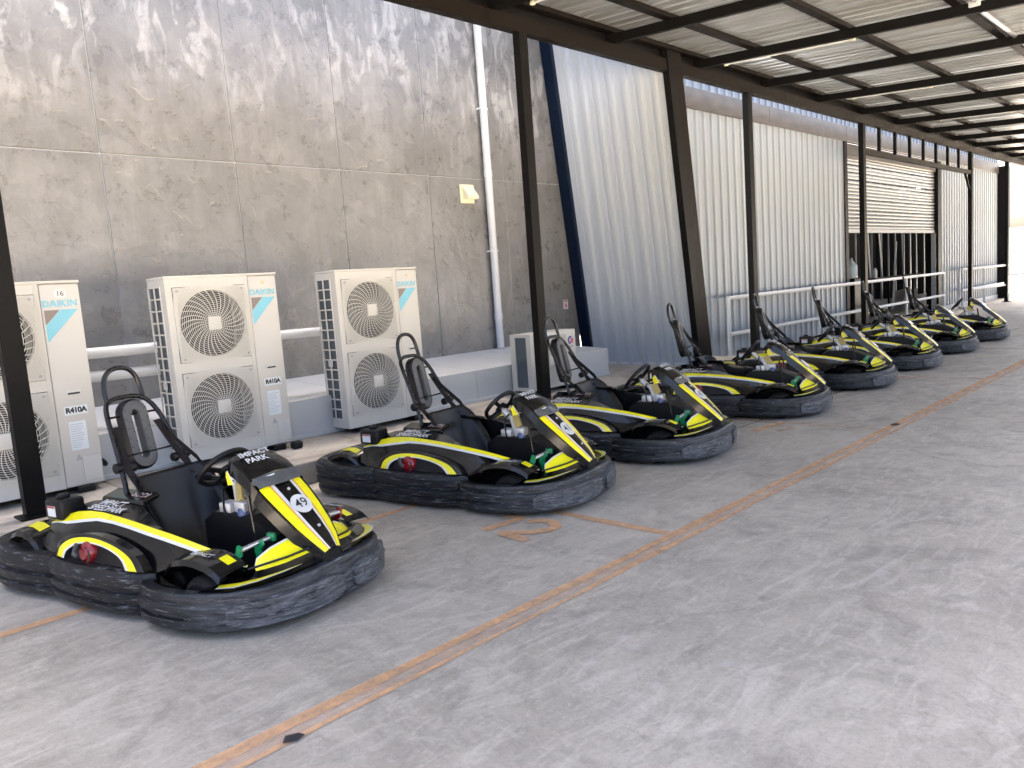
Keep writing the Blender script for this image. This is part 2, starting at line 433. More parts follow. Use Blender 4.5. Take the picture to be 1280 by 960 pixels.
def catmull(pts, n=6):
    P = [Vector(p) for p in pts]; out = []
    for i in range(len(P) - 1):
        p0 = P[max(i - 1, 0)]; p1 = P[i]; p2 = P[i + 1]; p3 = P[min(i + 2, len(P) - 1)]
        for k in range(n):
            t = k / n
            out.append(0.5 * ((2 * p1) + (p2 - p0) * t + (2 * p0 - 5 * p1 + 4 * p2 - p3) * t * t + (3 * p1 - p0 - 3 * p2 + p3) * t ** 3))
    out.append(P[-1]); return out
TXT = {}
def text_mesh(body, size, mat, bold=0.0, shear=0.0, space=1.0, ext=0.0):
    key = (body, size, mat, bold, shear, space, ext)
    if key in TXT: return TXT[key]
    cu = bpy.data.curves.new('lettering', 'FONT'); cu.body = body; cu.size = size
    cu.align_x = 'CENTER'; cu.align_y = 'CENTER'; cu.offset = bold * size; cu.shear = shear; cu.space_character = space
    cu.extrude = ext; cu.resolution_u = 3
    ob = bpy.data.objects.new('lettering', cu); C.objects.link(ob)
    dg = bpy.context.evaluated_depsgraph_get(); dg.update()
    me = bpy.data.meshes.new_from_object(ob.evaluated_get(dg))
    bpy.data.objects.remove(ob); bpy.data.curves.remove(cu)
    me.materials.clear(); me.materials.append(MATS[mat]); me.name = 'lettering'
    TXT[key] = me
    return me
def frame_mat(o, rt, up):
    rt = Vector(rt).normalized(); up = Vector(up); n = rt.cross(up).normalized(); up = n.cross(rt)
    m_ = Matrix((rt, up, n)).transposed().to_4x4(); m_.translation = Vector(o); return m_
def copy_tree(o, parent=None):
    c_ = o.copy(); C.objects.link(c_); c_.parent = parent
    for ch in KIDS.get(o, []): copy_tree(ch, c_)
    return c_
KIDS = {}
def index_kids():
    KIDS.clear()
    for o in bpy.data.objects:
        if o.parent: KIDS.setdefault(o.parent, []).append(o)

# ------------------------------------------------------------------ ground
WY = 8.2          # face of the bare concrete wall
GX = 31.0         # far end of the canopy
g = MB().add([(-80, -90, 0), (160, -90, 0), (160, 90, 0), (-80, 90, 0)], [(0, 1, 2, 3)]).build('concrete_floor', 'floor_concrete', smooth=False)
struct(g)
def strip(x0, x1, y0, y1, z, mat, name='painted_line'):
    return struct(MB().add([(x0, y0, z), (x1, y0, z), (x1, y1, z), (x0, y1, z)], [(0, 1, 2, 3)]).build(name, mat, smooth=False, fix=False))
def wob_line(p0, p1, w, mat, z=0.004, amp=0.006):
    p0, p1 = Vector(p0), Vector(p1); d = p1 - p0; n = max(2, int(d.length / 0.12)); d.normalize(); nn = Vector((-d.y, d.x)); L = (p1 - p0).length
    rw = []; e = [0.0, 0.0]
    for i in range(n + 1):
        e = [0.8 * q + random.uniform(-amp, amp) * 0.6 for q in e]
        p = p0 + d * L * i / n
        rw.append([(p.x - nn.x * (w / 2 + e[0]), p.y - nn.y * (w / 2 + e[0]), z), (p.x + nn.x * (w / 2 + e[1]), p.y + nn.y * (w / 2 + e[1]), z)])
    return struct(MB().rows(rw).build('painted_line', mat, smooth=False, fix=False))
wob_line((-3, 2.488), (24, 2.488), 0.058, 'orange_paint')
wob_line((-3, 2.432), (24, 2.432), 0.050, 'orange_paint_worn', 0.0034)
wob_line((-3, 2.390), (24, 2.390), 0.030, 'orange_paint', 0.0046)
wob_line((-3, 4.395), (3.66, 4.395), 0.07, 'orange_paint')
for xx in (0.3, 3.74, 7.22, 10.7, 14.2):
    wob_line((xx, 2.524), (xx - 0.02, 4.35), 0.068, 'orange_paint' if xx < 5 else 'orange_paint_worn')
struct(MB().add([(p[0], p[1], 0.009) for p in [(1.15, 2.39), (1.19, 2.36), (1.23, 2.375), (1.22, 2.405), (1.18, 2.425)]], [(0, 1, 2, 3, 4)]).build('tar_spot', 'tar_patch', smooth=False))
struct(MB().add([(p[0], p[1], 0.009) for p in [(7.40, 2.49), (7.43, 2.44), (7.50, 2.45), (7.52, 2.50), (7.45, 2.52)]], [(0, 1, 2, 3, 4)]).build('tar_spot', 'tar_patch', smooth=False))
wob_line((5.9, 3.70), (30.0, 3.66), 0.012, 'tar_patch', 0.0022, 0.004)
# painted bay numbers
def ribbon2(pts, w, z):
    rw = []
    for i, p in enumerate(pts):
        a = Vector(pts[max(i - 1, 0)]); c_ = Vector(pts[min(i + 1, len(pts) - 1)]); t = (c_ - a).normalized(); nn = Vector((-t.y, t.x)) * w / 2
        rw.append([(p[0] - nn.x, p[1] - nn.y, z), (p[0] + nn.x, p[1] + nn.y, z)])
    return rw
def stroke(pts, w, k, mat='orange_paint_worn'):
    return struct(MB().rows(ribbon2(pts, w, 0.0085 + 0.0006 * k)).build('bay_number', mat, smooth=False, fix=False))
stroke([(3.19, 3.525), (3.35, 3.505), (3.53, 3.485)], 0.075, 0, 'orange_paint'); stroke([(3.515, 3.50), (3.455, 3.63)], 0.07, 1, 'orange_paint')
stroke([(3.46, 3.40), (3.53, 3.35), (3.54, 3.25), (3.48, 3.17), (3.41, 3.17), (3.33, 3.22), (3.26, 3.31), (3.19, 3.40)], 0.075, 0, 'orange_paint'); stroke([(3.20, 3.36), (3.19, 3.15)], 0.075, 1, 'orange_paint')
stroke([(6.68, 3.50), (6.95, 3.46), (7.18, 3.42)], 0.08, 0, 'orange_paint'); stroke([(7.17, 3.44), (7.20, 3.62), (7.22, 3.86)], 0.07, 1); stroke([(6.78, 3.32), (6.88, 3.28), (6.97, 3.23)], 0.10, 0)
stroke([(10.3, 3.43), (10.5, 3.42), (10.72, 3.41)], 0.09, 0); stroke([(10.5, 3.29), (10.66, 3.31), (10.82, 3.29), (10.78, 3.16)], 0.09, 0)

# plinth along the wall
pl = thing('concrete_plinth', 'low raised concrete slab along the foot of the bare wall under the white outdoor units', 'plinth')
x = -7.0
while x < 11.2:
    x1 = min(x + 3.0, 11.25)
    MB().cbox(x, x1 - 0.008, 5.75, WY + 0.1, -0.02, 0.19, 0.008, 1).build('slab', 'plinth_concrete', pl, smooth=False)
    x = x1
    if x >= 11.25: break

# ------------------------------------------------------------------ bare concrete wall
cw = thing('concrete_wall', 'tall bare trowelled grey concrete wall divided by pale groove lines', 'wall')
MB().box(-16, 9.9, WY + 0.012, WY + 0.30, 0.0, 11.8).build('backing', 'groove_trim', cw, smooth=False)  # unseen top and left end extended to keep sun off the floor
gx = [-16.0, -13.9, -12.5, -11.1, -9.7, -8.35, -6.96, -5.57, -4.18, -2.78, -1.39, 0.0, 1.39, 2.79, 4.17, 5.52, 6.91, 8.36, 9.9]
gz = [0.0, 3.10, 5.55, 8.0, 10.0, 11.8]
for i in range(len(gx) - 1):
    for j in range(5):
        gp = 0.0065
        MB().cbox(gx[i] + gp, gx[i + 1] - gp, WY, WY + 0.02, gz[j] + gp, gz[j + 1] - gp, 0.006, 1).build('panel', 'wall_concrete', cw, smooth=False)

# white metal skirting chest along the wall foot
sk = thing('metal_skirting', 'long white sheet metal chest boxing in the foot of the bare wall', 'skirting')
sx = [-6.0, -4.2, -2.4, -0.6, 1.2, 3.0, 4.5, 6.22, 7.6, 8.8]
for i in range(len(sx) - 1):
    a, b_ = sx[i] + 0.003, sx[i + 1] - 0.003
    MB().add([(a, 6.80, 0.195), (b_, 6.80, 0.195), (b_, 6.80, 0.570), (a, 6.80, 0.570), (a, WY - 0.004, 0.195), (b_, WY - 0.004, 0.195), (b_, WY - 0.004, 0.655), (a, WY - 0.004, 0.655)],
             [(0, 1, 2, 3), (3, 2, 6, 7), (1, 5, 6, 2), (4, 0, 3, 7), (5, 4, 7, 6)]).build('panel', 'white_sheet', sk, smooth=False)
MB().cbox(-6, 8.8, 6.775, 6.797, 0.192, 0.235, 0.004, 1).build('base_strip', 'white_sheet', sk, smooth=False)

# refrigerant pipes in white trunking behind the units
for z_, x0_, x1_ in ((1.225, -1.0, 4.5), (1.035, -1.0, 2.9)):
    o = MB().tube([(x0_, 7.0, z_), (x0_ + 2, 7.0, z_ + 0.005), (x1_, 7.0, z_ - 0.01)], 0.047, 14).build('pipe_trunking', 'white_paint')
    tag(o, 'thick white pipe running level behind the fan units, %s of two' % ('upper' if z_ > 1.1 else 'lower'), 'pipe')

# downpipe
dp = thing('downpipe', 'white plastic rain downpipe on the bare concrete wall', 'downpipe', (7.97, WY - 0.07, 0.66))
MB().tube([(0, 0, 0), (0, 0, 6.6)], 0.055, 16).build('pipe', 'white_paint', dp)
for z_ in (0.42, 2.47, 4.6):
    MB().tube([(0, 0, z_), (0, 0, z_ + 0.09)], 0.062, 16).build('coupling', 'white_paint', dp)
for z_ in (1.4, 3.4, 5.2):
    MB().box(-0.075, 0.075, -0.02, 0.07, z_, z_ + 0.03).build('bracket', 'white_paint', dp)
# vent hood
vt = thing('vent_hood', 'small cream plastic vent hood on the bare concrete wall beside the downpipe', 'vent', (7.58, WY, 2.88))
MB().cbox(-0.13, 0.13, -0.03, 0.0, -0.13, 0.13, 0.006, 1).build('flange', 'ivory_plastic', vt, smooth=False)
MB().add([(-0.10, -0.03, 0.11), (0.10, -0.03, 0.11), (0.10, -0.15, -0.08), (-0.10, -0.15, -0.08), (0.10, -0.03, -0.08), (-0.10, -0.03, -0.08), (0.10, -0.15, -0.04), (-0.10, -0.15, -0.04)],
         [(0, 1, 6, 7), (7, 6, 2, 3), (1, 4, 2, 6), (0, 7, 3, 5)]).build('hood', 'ivory_plastic', vt, smooth=False)
# small notice
nt_ = thing('safety_notice', 'small white notice with a red figure stuck low on the bare concrete wall', 'sign', (9.57, WY - 0.002, 1.2))
MB().box(-0.055, 0.055, -0.006, -0.002, -0.075, 0.075).build('plate', 'white_decal', nt_, smooth=False)
MB().box(-0.043, 0.043, -0.008, -0.006, 0.045, 0.066).build('heading', 'pink_decal', nt_, smooth=False)
MB().add([(-0.02, -0.008, -0.05), (0.03, -0.008, -0.05), (0.018, -0.008, 0.0), (0.005, -0.008, 0.03), (-0.018, -0.008, 0.0)], [(0, 1, 2, 3, 4)]).build('emblem', 'pink_decal', nt_, smooth=False)

# ------------------------------------------------------------------ corrugated sheets
def corr_rows(u0, u1, pitch, depth, fn, flat=True):
    """returns profile points along u as (u, d)"""
    out = []; u = u0; out.append((u0, 0.0))
    k = 0
    while True:
        c_ = u0 + pitch * (k + 0.5)
        if c_ + pitch * 0.2 > u1: break
        out += [(c_ - pitch * 0.17, 0.0), (c_ - pitch * 0.11, depth), (c_ + pitch * 0.11, depth), (c_ + pitch * 0.17, 0.0)]
        if flat and c_ + pitch * 0.55 < u1:
            q = c_ + pitch * 0.5; out += [(q - pitch * 0.05, 0.0), (q, depth * 0.18), (q + pitch * 0.05, 0.0)]
        k += 1
    out.append((u1, 0.0)); return out

# leaning end wall of the metal building
LEAN = 0.12; PX = 9.98
def lean(y, z, d=0.0): return (PX - LEAN * (z - 0.19) - d, y, z)
ew = thing('leaning_wall', 'leaning pale blue ribbed metal wall between two slanted dark columns', 'wall')
yy = 6.10
while yy < 7.95:
    y1 = min(yy + 0.75, 7.97)
    pr = corr_rows(yy, y1, 0.25, 0.06, None)
    MB().rows([[lean(u, z, d) for u, d in pr] for z in (0.19, 6.6)]).build('sheet', 'end_sheet', ew, smooth=False, fix=False)
    yy = y1
def slant_col(y0, y1, d0, d1, mat, name):
    m_ = MB(); vs = []
    for z in (0.19, 6.6):
        for (y, d) in ((y0, d0), (y1, d0), (y1, d1), (y0, d1)): vs.append(lean(y, z, d))
    m_.add(vs, [(0, 1, 2, 3), (7, 6, 5, 4), (0, 4, 5, 1), (1, 5, 6, 2), (2, 6, 7, 3), (3, 7, 4, 0)])
    return m_.build(name, mat, ew, smooth=False)
slant_col(7.98, 8.08, -0.05, 0.07, 'blue_black_steel', 'corner_column')
slant_col(8.083, 8.19, -0.05, 0.045, 'blue_black_steel', 'corner_column')
slant_col(5.98, 6.08, -0.10, 0.05, 'black_steel', 'front_column')
slant_col(5.985, 6.075, -0.30, -0.104, 'rusty_black_steel', 'front_column')
MB().box(PX - 0.03, PX + 0.02, 6.1, 7.98, 0.191, 0.23).build('base_angle', 'white_paint', ew, smooth=False)

# front wall of the metal building
FWY = 6.85
fw = thing('ribbed_wall', 'long white ribbed metal front wall under a brown header band', 'wall')
def ribbed(x0, x1, z0, z1):
    xx = x0
    while xx < x1 - 0.05:
        x2 = min(xx + 1.0, x1)
        pr = corr_rows(xx, x2, 0.25, 0.030, None)
        MB().rows([[(u, FWY - d, z) for u, d in pr] for z in (z0, z1)]).build('sheet', 'wall_sheet', fw, smooth=False, fix=False)
        xx = x2
ribbed(10.15, 17.6, 0.02, 7.2)  # sheet tops raised out of view so they shade the floor
ribbed(17.6, 24.15, 4.35, 7.2)
ribbed(24.15, 30.6, 0.02, 7.2)
for x0_, x1_ in ((10.15, 14.0), (14.003, 17.6), (17.603, 21.0), (21.003, 24.4), (24.403, 30.6)):
    MB().cbox(x0_, x1_, FWY - 0.075, FWY - 0.03, 4.17, 4.50, 0.006, 1).build('header_band', 'header_sheet', fw, smooth=False)
MB().box(24.30, 30.6, FWY - 0.05, FWY - 0.024, 0.0, 0.14).build('base_strip', 'white_sheet', fw, smooth=False)
MB().box(30.55, 31.0, FWY - 0.30, FWY + 0.1, 0.0, 4.4).build('end_column', 'black_steel', fw, smooth=False)
MB().box(24.0, 24.26, FWY - 0.07, FWY + 0.25, 0.0, 4.168).build('door_column', 'black_steel', fw, smooth=False)
MB().box(17.50, 17.66, FWY - 0.06, FWY + 0.25, 0.0, 4.168).build('door_column', 'rusty_black_steel', fw, smooth=False)
# rows of fixing screws
sm = MB()
for z_ in (1.55, 3.0):
    for k in range(29):
        xx = 10.3 + k * 0.25
        if xx < 17.4: sm.box(xx - 0.008, xx + 0.008, FWY - 0.012, FWY, z_ - 0.008, z_ + 0.008)
sm.build('screws', 'grey_decal', fw, smooth=False)['kind'] = 'stuff'

# roller shutter, half open
sh = thing('roller_shutter', 'pale metal roller shutter half open over a dark store room', 'shutter')
MB().cbox(17.66, 24.0, FWY - 0.02, FWY + 0.35, 3.86, 4.165, 0.02, 1).build('hood_box', 'header_sheet', sh, smooth=False)
z_ = 2.30; k = 0
slat_me = None
while z_ < 3.86:
    q = [(FWY + 0.06, 0.0), (FWY + 0.035, 0.012), (FWY + 0.02, 0.04), (FWY + 0.035, 0.068), (FWY + 0.06, 0.082), (FWY + 0.075, 0.04)]
    if slat_me is None:
        slat_me = MB().rows([[(xx, y_, zz) for y_, zz in q] for xx in (17.68, 23.98)], True).mesh('slat', 'shutter_sheet', ang=60)
    link('slat', slat_me, sh, Matrix.Translation((0, random.uniform(-0.006, 0.006), z_)) @ Matrix.Rotation(random.uniform(-0.0006, 0.0006), 4, 'Y'))
    z_ += 0.0835
MB().cbox(17.68, 23.98, FWY + 0.01, FWY + 0.085, 2.21, 2.298, 0.006, 1).build('bottom_bar', 'shutter_sheet', sh, smooth=False)
for xx in (17.66, 23.93):
    MB().box(xx + 0.005, xx + 0.065, FWY - 0.01, FWY + 0.10, 0.0, 2.205).build('guide_rail', 'galv', sh, smooth=False)

# dark store room behind the shutter
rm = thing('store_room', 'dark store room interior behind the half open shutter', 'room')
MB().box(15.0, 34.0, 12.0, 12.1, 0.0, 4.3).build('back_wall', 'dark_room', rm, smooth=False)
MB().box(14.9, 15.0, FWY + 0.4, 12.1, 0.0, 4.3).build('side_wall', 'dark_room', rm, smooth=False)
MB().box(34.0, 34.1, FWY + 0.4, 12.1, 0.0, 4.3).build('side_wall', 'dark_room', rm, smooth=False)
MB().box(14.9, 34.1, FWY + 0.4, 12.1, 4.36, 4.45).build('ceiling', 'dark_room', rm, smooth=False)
stud = None
for k in range(15):
    if stud is None: stud = MB().box(-0.02, 0.02, -0.02, 0.02, 0.35, 4.3).mesh('wall_stud', 'galv', smooth=False)
    link('wall_stud', stud, rm, Matrix.Translation((20.6 + k * 0.66, 8.5 + 0.02 * (k % 3), 0)) @ Matrix.Diagonal((1.0 + 0.9 * (k % 4 == 2), 1, 1, 1)))
MB().box(16.0, 32.5, 8.45, 8.58, 0.0, 0.36).build('stud_kerb', 'block', rm, smooth=False)

# hoses hanging in the store room
for k, (x0_, sw) in enumerate(((22.6, 0.15), (23.45, 0.2), (25.4, 0.1))):
    o = MB().tube([(x0_, 8.2, 3.2), (x0_ + sw * 0.4, 8.2, 2.4), (x0_ + sw, 8.2, 1.7), (x0_ + sw * 1.6, 8.2, 1.0)], 0.022, 8).build('hanging_cable', 'white_paint')
    tag(o, 'pale cable hanging inside the dark store room', 'cable', 'cables hanging in the store room')
o = MB().beam((24.6, 8.2, 0.1), (25.4, 8.35, 2.1), 0.05, 0.05).build('leaning_pole', 'white_paint'); tag(o, 'thin white pole leaning inside the dark store room', 'pole')
# blocks stacked beside the store room pillar
for k, (x0_, z0_, mt) in enumerate(((24.9, 0.0, 'block'), (25.5, 0.0, 'block'), (26.1, 0.0, 'block'), (25.0, 0.205, 'block'), (25.6, 0.205, 'brick_red'), (26.2, 0.205, 'block'), (25.3, 0.41, 'block'), (25.9, 0.41, 'block'))):
    o = MB().cbox(x0_, x0_ + 0.52, 8.06, 8.40, z0_, z0_ + 0.20, 0.01, 1).build('concrete_block', mt, smooth=False)
    tag(o, ('red brick block in the low pile inside the shutter opening' if mt == 'brick_red' else 'grey concrete block in the low pile inside the shutter opening'), 'block', None if mt == 'brick_red' else 'grey blocks piled inside the shutter')
wb = thing('water_bottle', 'large clear water bottle standing on a crate just inside the shutter', 'bottle', (18.7, 7.16, 1.18))
MB().lathe([(0.13, 0), (0.15, 0.02), (0.15, 0.28), (0.14, 0.32), (0.06, 0.40), (0.04, 0.44)], (0, 0, 0), (0, 0, 1), 16).build('bottle_body', 'clear_plastic', wb)
MB().lathe([(0.045, 0.44), (0.045, 0.48)], (0, 0, 0), (0, 0, 1), 12).build('cap', 'blue_cap', wb)
o = MB().cbox(18.45, 18.95, 6.98, 7.36, 0.0, 1.177, 0.015, 1).build('supply_crate', 'black_plastic', smooth=False); tag(o, 'black crate under the water bottle inside the shutter', 'crate')
cn = thing('spray_can', 'small white can on a ledge inside the store room', 'can', (22.07, 7.80, 1.10))
MB().lathe([(0.05, 0), (0.05, 0.2), (0.03, 0.23), (0.03, 0.26)], (0, 0, 0), (0, 0, 1), 12).build('can_body', 'white_paint', cn)
sf = thing('store_shelf', 'dark narrow workbench inside the store room below the hanging cables', 'bench')
MB().box(21.7, 25.6, 7.65, 7.95, 1.06, 1.10).build('top', 'black_steel', sf, smooth=False)
for xx in (21.75, 23.4, 25.5):
    MB().box(xx - 0.025, xx + 0.025, 7.88, 7.93, 0.0, 1.06).build('leg', 'black_steel', sf, smooth=False)

# ------------------------------------------------------------------ canopy
PY = 6.05; SL = 0.072
def roof_z(y): return 4.45 - SL * (PY - y)          # underside of the rafters
cp = thing('canopy', 'black steel canopy with a ribbed metal roof over the parked karts', 'canopy')
post_x = [1.33, 6.58, 11.75, 16.5, 24.25, 28.25]
pm = None
for k, xx in enumerate(post_x):
    z0_ = 0.19 if xx < 11.0 else 0.0
    MB().box(xx - 0.065, xx + 0.065, PY - 0.05, PY + 0.05, z0_, 4.285).build('post', 'black_steel', cp, smooth=False)
    MB().box(xx - 0.11, xx + 0.11, PY - 0.10, PY + 0.10, z0_, z0_ + 0.012).build('base_plate', 'black_steel', cp, smooth=False)
    if not 0 < xx < 4: MB().box(xx - 0.065, xx + 0.065, -0.25, -0.15, 0.0, 3.845).build('post', 'black_steel', cp, smooth=False)
for x0_, x1_ in ((0.6, 1.0), (1.004, 7.0), (7.004, 13.0), (13.004, 19.0), (19.004, 25.0), (25.004, GX)):
    MB().box(x0_, x1_, PY - 0.05, PY + 0.05, 4.287, 4.447).build('eaves_beam', 'rusty_black_steel', cp, smooth=False)
    MB().box(x0_, x1_, PY + 0.052, PY + 0.13, 4.36, 4.632).build('gutter', 'black_steel', cp, smooth=False)
    MB().box(x0_, x1_, -0.25, -0.15, 3.847, 3.985).build('eaves_beam', 'rusty_black_steel', cp, smooth=False)
RH = 0.115
xr = 6.2 - 2.05 * 2 - 1.4
MB().beam((0.64, PY + 0.05, roof_z(PY + 0.05) + RH / 2), (0.64, -0.3, roof_z(-0.3) + RH / 2), 0.06, RH).build('rafter', 'black_steel', cp, smooth=False)
xr = 2.1
while xr < GX:
    MB().beam((xr, PY + 0.05, roof_z(PY + 0.05) + RH / 2), (xr, -0.3, roof_z(-0.3) + RH / 2), 0.06, RH).build('rafter', 'black_steel', cp, smooth=False)
    xr += 2.05
for y_ in (6.0, 5.2, 3.95, 2.70, 1.45, 0.2, -0.2):
    z_ = roof_z(y_) + RH + 0.031
    for x0_, x1_ in ((0.6, 7), (7.003, 19), (19.003, GX)):
        mt = 'rusty_black_steel'
        MB().beam((x0_, y_, z_), (x1_, y_, z_), 0.10, 0.055).build('purlin', mt, cp, smooth=False)
xx = 0.5
while xx < GX - 0.01:
    x2 = min(xx + 1.0, GX)
    pr = corr_rows(xx, x2 + 0.03, 0.2, 0.025, None)
    MB().rows([[(u, y_, roof_z(y_) + RH + 0.064 + d + 0.004 * (u - xx)) for u, d in pr] for y_ in (PY + 0.16, 2.0, -0.45)]).build('roof_sheet', 'roof_sheet', cp, smooth=False, fix=False)
    xx = x2
# trellis over the shutter: lintel and short studs
MB().box(16.57, 24.18, PY - 0.04, PY + 0.04, 3.70, 3.80).build('lintel', 'rusty_black_steel', cp, smooth=False)
for k in range(7):
    xx = 17.45 + k * 0.95
    MB().box(xx - 0.03, xx + 0.03, PY - 0.03, PY + 0.03, 3.802, 4.285).build('stud', 'black_steel', cp, smooth=False)
MB().beam((23.75, PY, 3.70), (24.2, PY, 3.25), 0.05, 0.05, (0, 1, 0)).build('brace', 'rusty_black_steel', cp, smooth=False)

# tube lights under the roof
def tube_light(x_, y0_, y1_, lab):
    t = thing('tube_light', lab, 'lamp', (0, 0, 0), 0, 'tube lights under the canopy roof')
    za, zb = roof_z(y0_) + RH * 0.45, roof_z(y1_) + RH * 0.45
    MB().beam((x_, y0_, za), (x_, y1_, zb), 0.045, 0.05).build('batten', 'ivory_plastic', t, smooth=False)
    MB().tube([(x_, y0_ + (y1_ - y0_) * 0.02, za - 0.042), (x_, y1_ - (y1_ - y0_) * 0.02, zb - 0.042)], 0.014, 10).build('tube', 'white_decal', t)
    for q in (y0_, y1_):
        MB().box(x_ - 0.02, x_ + 0.02, q - 0.02, q + 0.02, roof_z(q) + RH * 0.45 - 0.06, roof_z(q) + RH * 0.45 - 0.026).build('end_cap', 'ivory_plastic', t, smooth=False)
tube_light(10.40, 5.65, 3.9, 'cream tube light on a rafter beside the slanted columns')
tube_light(14.52, 5.45, 4.2, 'cream tube light on a rafter opposite the ribbed white wall')
tube_light(6.32, 5.6, 4.3, 'cream tube light on the rafter above the downpipe')
tube_light(18.62, 5.2, 3.9, 'cream tube light on a rafter opposite the roller shutter')
tube_light(22.72, 5.2, 3.9, 'cream tube light on a rafter at the far side of the roller shutter')
# conduits
o = MB().tube([(9.2, 2.52, roof_z(2.52) + RH + 0.01), (10.25, 2.52, roof_z(2.52) + RH + 0.01)], 0.03, 10).build('conduit', 'steel'); tag(o, 'short bright steel conduit length beside a purlin ending in a white box', 'conduit')
o = MB().tube([(10.6, 2.56, roof_z(2.56) + RH), (24.0, 2.56, roof_z(2.56) + RH)], 0.03, 10).build('conduit', 'steel'); tag(o, 'long bright steel conduit running under the roof beside a purlin', 'conduit')
o = MB().cbox(10.25, 10.36, 2.46, 2.58, roof_z(2.5) + RH - 0.05, roof_z(2.5) + RH + 0.05, 0.008, 1).build('junction_box', 'white_paint', smooth=False); tag(o, 'white electrical junction box on the roof rafter', 'junction box')
o = MB().tube([(10.42, 3.85, roof_z(3.85) + 0.06), (10.42, 3.2, roof_z(3.2) + 0.075), (10.42, 2.95, roof_z(2.95) + 0.06), (10.42, 2.6, roof_z(2.6) + 0.09), (10.42, -0.2, roof_z(-0.2) + 0.08)], 0.010, 8).build('light_cable', 'white_paint'); tag(o, 'white cable clipped along the rafter from the tube light', 'cable')

# ------------------------------------------------------------------ railings
def railing(name, lab, pts, posts, mat, zs=(0.50, 1.10)):
    t = thing(name, lab, 'railing')
    for z_ in zs:
        MB().tube([(p[0], p[1], z_) for p in pts], 0.034, 12).build('rail', mat, t)
    for p in posts:
        MB().tube([(p[0], p[1], 0.0), (p[0], p[1], zs[-1])], 0.034, 12).build('post', mat, t)
    return t
railing('handrail', 'long white tubular handrail behind the karts along the ribbed wall', [(11.68, 6.47), (16.0, 6.47), (23.35, 6.47)], [(11.68, 6.47), (15.2, 6.47), (20.35, 6.47), (23.35, 6.47)], 'white_paint')
railing('handrail', 'white tubular handrail close along the wall beyond the shutter', [(25.3, 6.6), (30.9, 6.6)], [(25.3, 6.6), (28.0, 6.6), (30.9, 6.6)], 'white_paint', (0.52, 1.12))
railing('handrail', 'grey tubular handrail angled out from the wall past the far posts', [(25.2, 6.5), (27.3, 6.18), (31.5, 5.7)], [(25.2, 6.5), (31.5, 5.7)], 'grey_paint', (0.53, 1.14))

# ------------------------------------------------------------------ air conditioning units
def grille_mesh(S, Rr):
    """square fan guard of side S centred on origin, facing -y"""
    m_ = MB(); t = 0.0019
    def ringseg(r, a0, a1, n):
        vs = []; fs = []
        for i in range(n + 1):
            a = a0 + (a1 - a0) * i / n; ca, sa = math.cos(a), math.sin(a)
            for dr, dy in ((-t, -t), (t, -t), (t, t), (-t, t)): vs.append(((r + dr) * ca, dy, (r + dr) * sa))
        for i in range(n):
            for k in range(4):
                l = (k + 1) % 4
                fs.append((i * 4 + k, i * 4 + l, (i + 1) * 4 + l, (i + 1) * 4 + k))
        m_.add(vs, fs)
    r = 0.075
    while r < Rr - 0.004:
        ringseg(r, 0, 2 * math.pi, 40); r += 0.0165
    h_ = S / 2 - 0.012
    r = Rr + 0.012
    while r < h_ * 1.38:
        if r <= h_:
            ringseg(r, 0, 2 * math.pi, 44)
        else:
            a = math.acos(min(1, h_ / r))
            for q in range(4): ringseg(r, q * math.pi / 2 + a, (q + 1) * math.pi / 2 - a, 8)
        r += 0.0165
    ns = 32
    for k in range(ns):
        a = 2 * math.pi * k / ns; pts = []
        for i in range(7):
            rr = 0.05 + (Rr + 0.004 - 0.05) * i / 6; aa = a + 0.38 * (i / 6) ** 1.5
            pts.append((rr * math.cos(aa), -0.006, rr * math.sin(aa)))
        m_.tube(pts, 0.0034, 4)
    return m_.mesh('fan_guard', 'cream_grille', smooth=False, fix=False)
def guard_plate(S, Rr):
    m_ = MB(); n = 48; h_ = S / 2; vs = []; fs = []
    for k in range(n):
        a = 2 * math.pi * k / n; ca, sa = math.cos(a), math.sin(a)
        sc_ = h_ / max(abs(ca), abs(sa))
        if abs(ca) > 0.6 and abs(sa) > 0.6: sc_ *= 0.985
        vs += [(Rr * ca, 0.008, Rr * sa), (sc_ * ca, 0.008, sc_ * sa), (sc_ * ca, 0.022, sc_ * sa), (Rr * ca, 0.06, Rr * sa)]
    for k in range(n):
        l = (k + 1) % n
        fs += [(k * 4, k * 4 + 1, l * 4 + 1, l * 4), (k * 4 + 1, k * 4 + 2, l * 4 + 2, l * 4 + 1), (k * 4 + 3, k * 4, l * 4, l * 4 + 3)]
    return m_.add(vs, fs).mesh('guard_plate', 'cream_case', smooth=True, ang=30)
GS, GR = 0.635, 0.282
g_me = grille_mesh(GS, GR); p_me = guard_plate(GS, GR)
fan_me = MB()
for k in range(3):
    a = 2 * math.pi * k / 3
    rw = []
    for i in range(5):
        rr = 0.05 + 0.19 * i / 4
        rw.append([(rr * math.cos(a + da * (0.6 + 0.2 * i / 4)), 0.12 + da * 0.03, rr * math.sin(a + da * (0.6 + 0.2 * i / 4))) for da in (-0.9, -0.3, 0.3, 0.9)])
    fan_me.rows(rw)
fan_me.lathe([(0.07, 0.05), (0.07, 0.15)], (0, 0, 0), (0, 1, 0), 16)
fan_me = fan_me.mesh('fan', 'dark_cavity', fix=False)
hub_me = MB().cbox(-0.058, 0.058, -0.022, -0.006, -0.058, 0.058, 0.007, 2)
hub_me = hub_me.mesh('hub_badge', 'cream_case', ang=30)

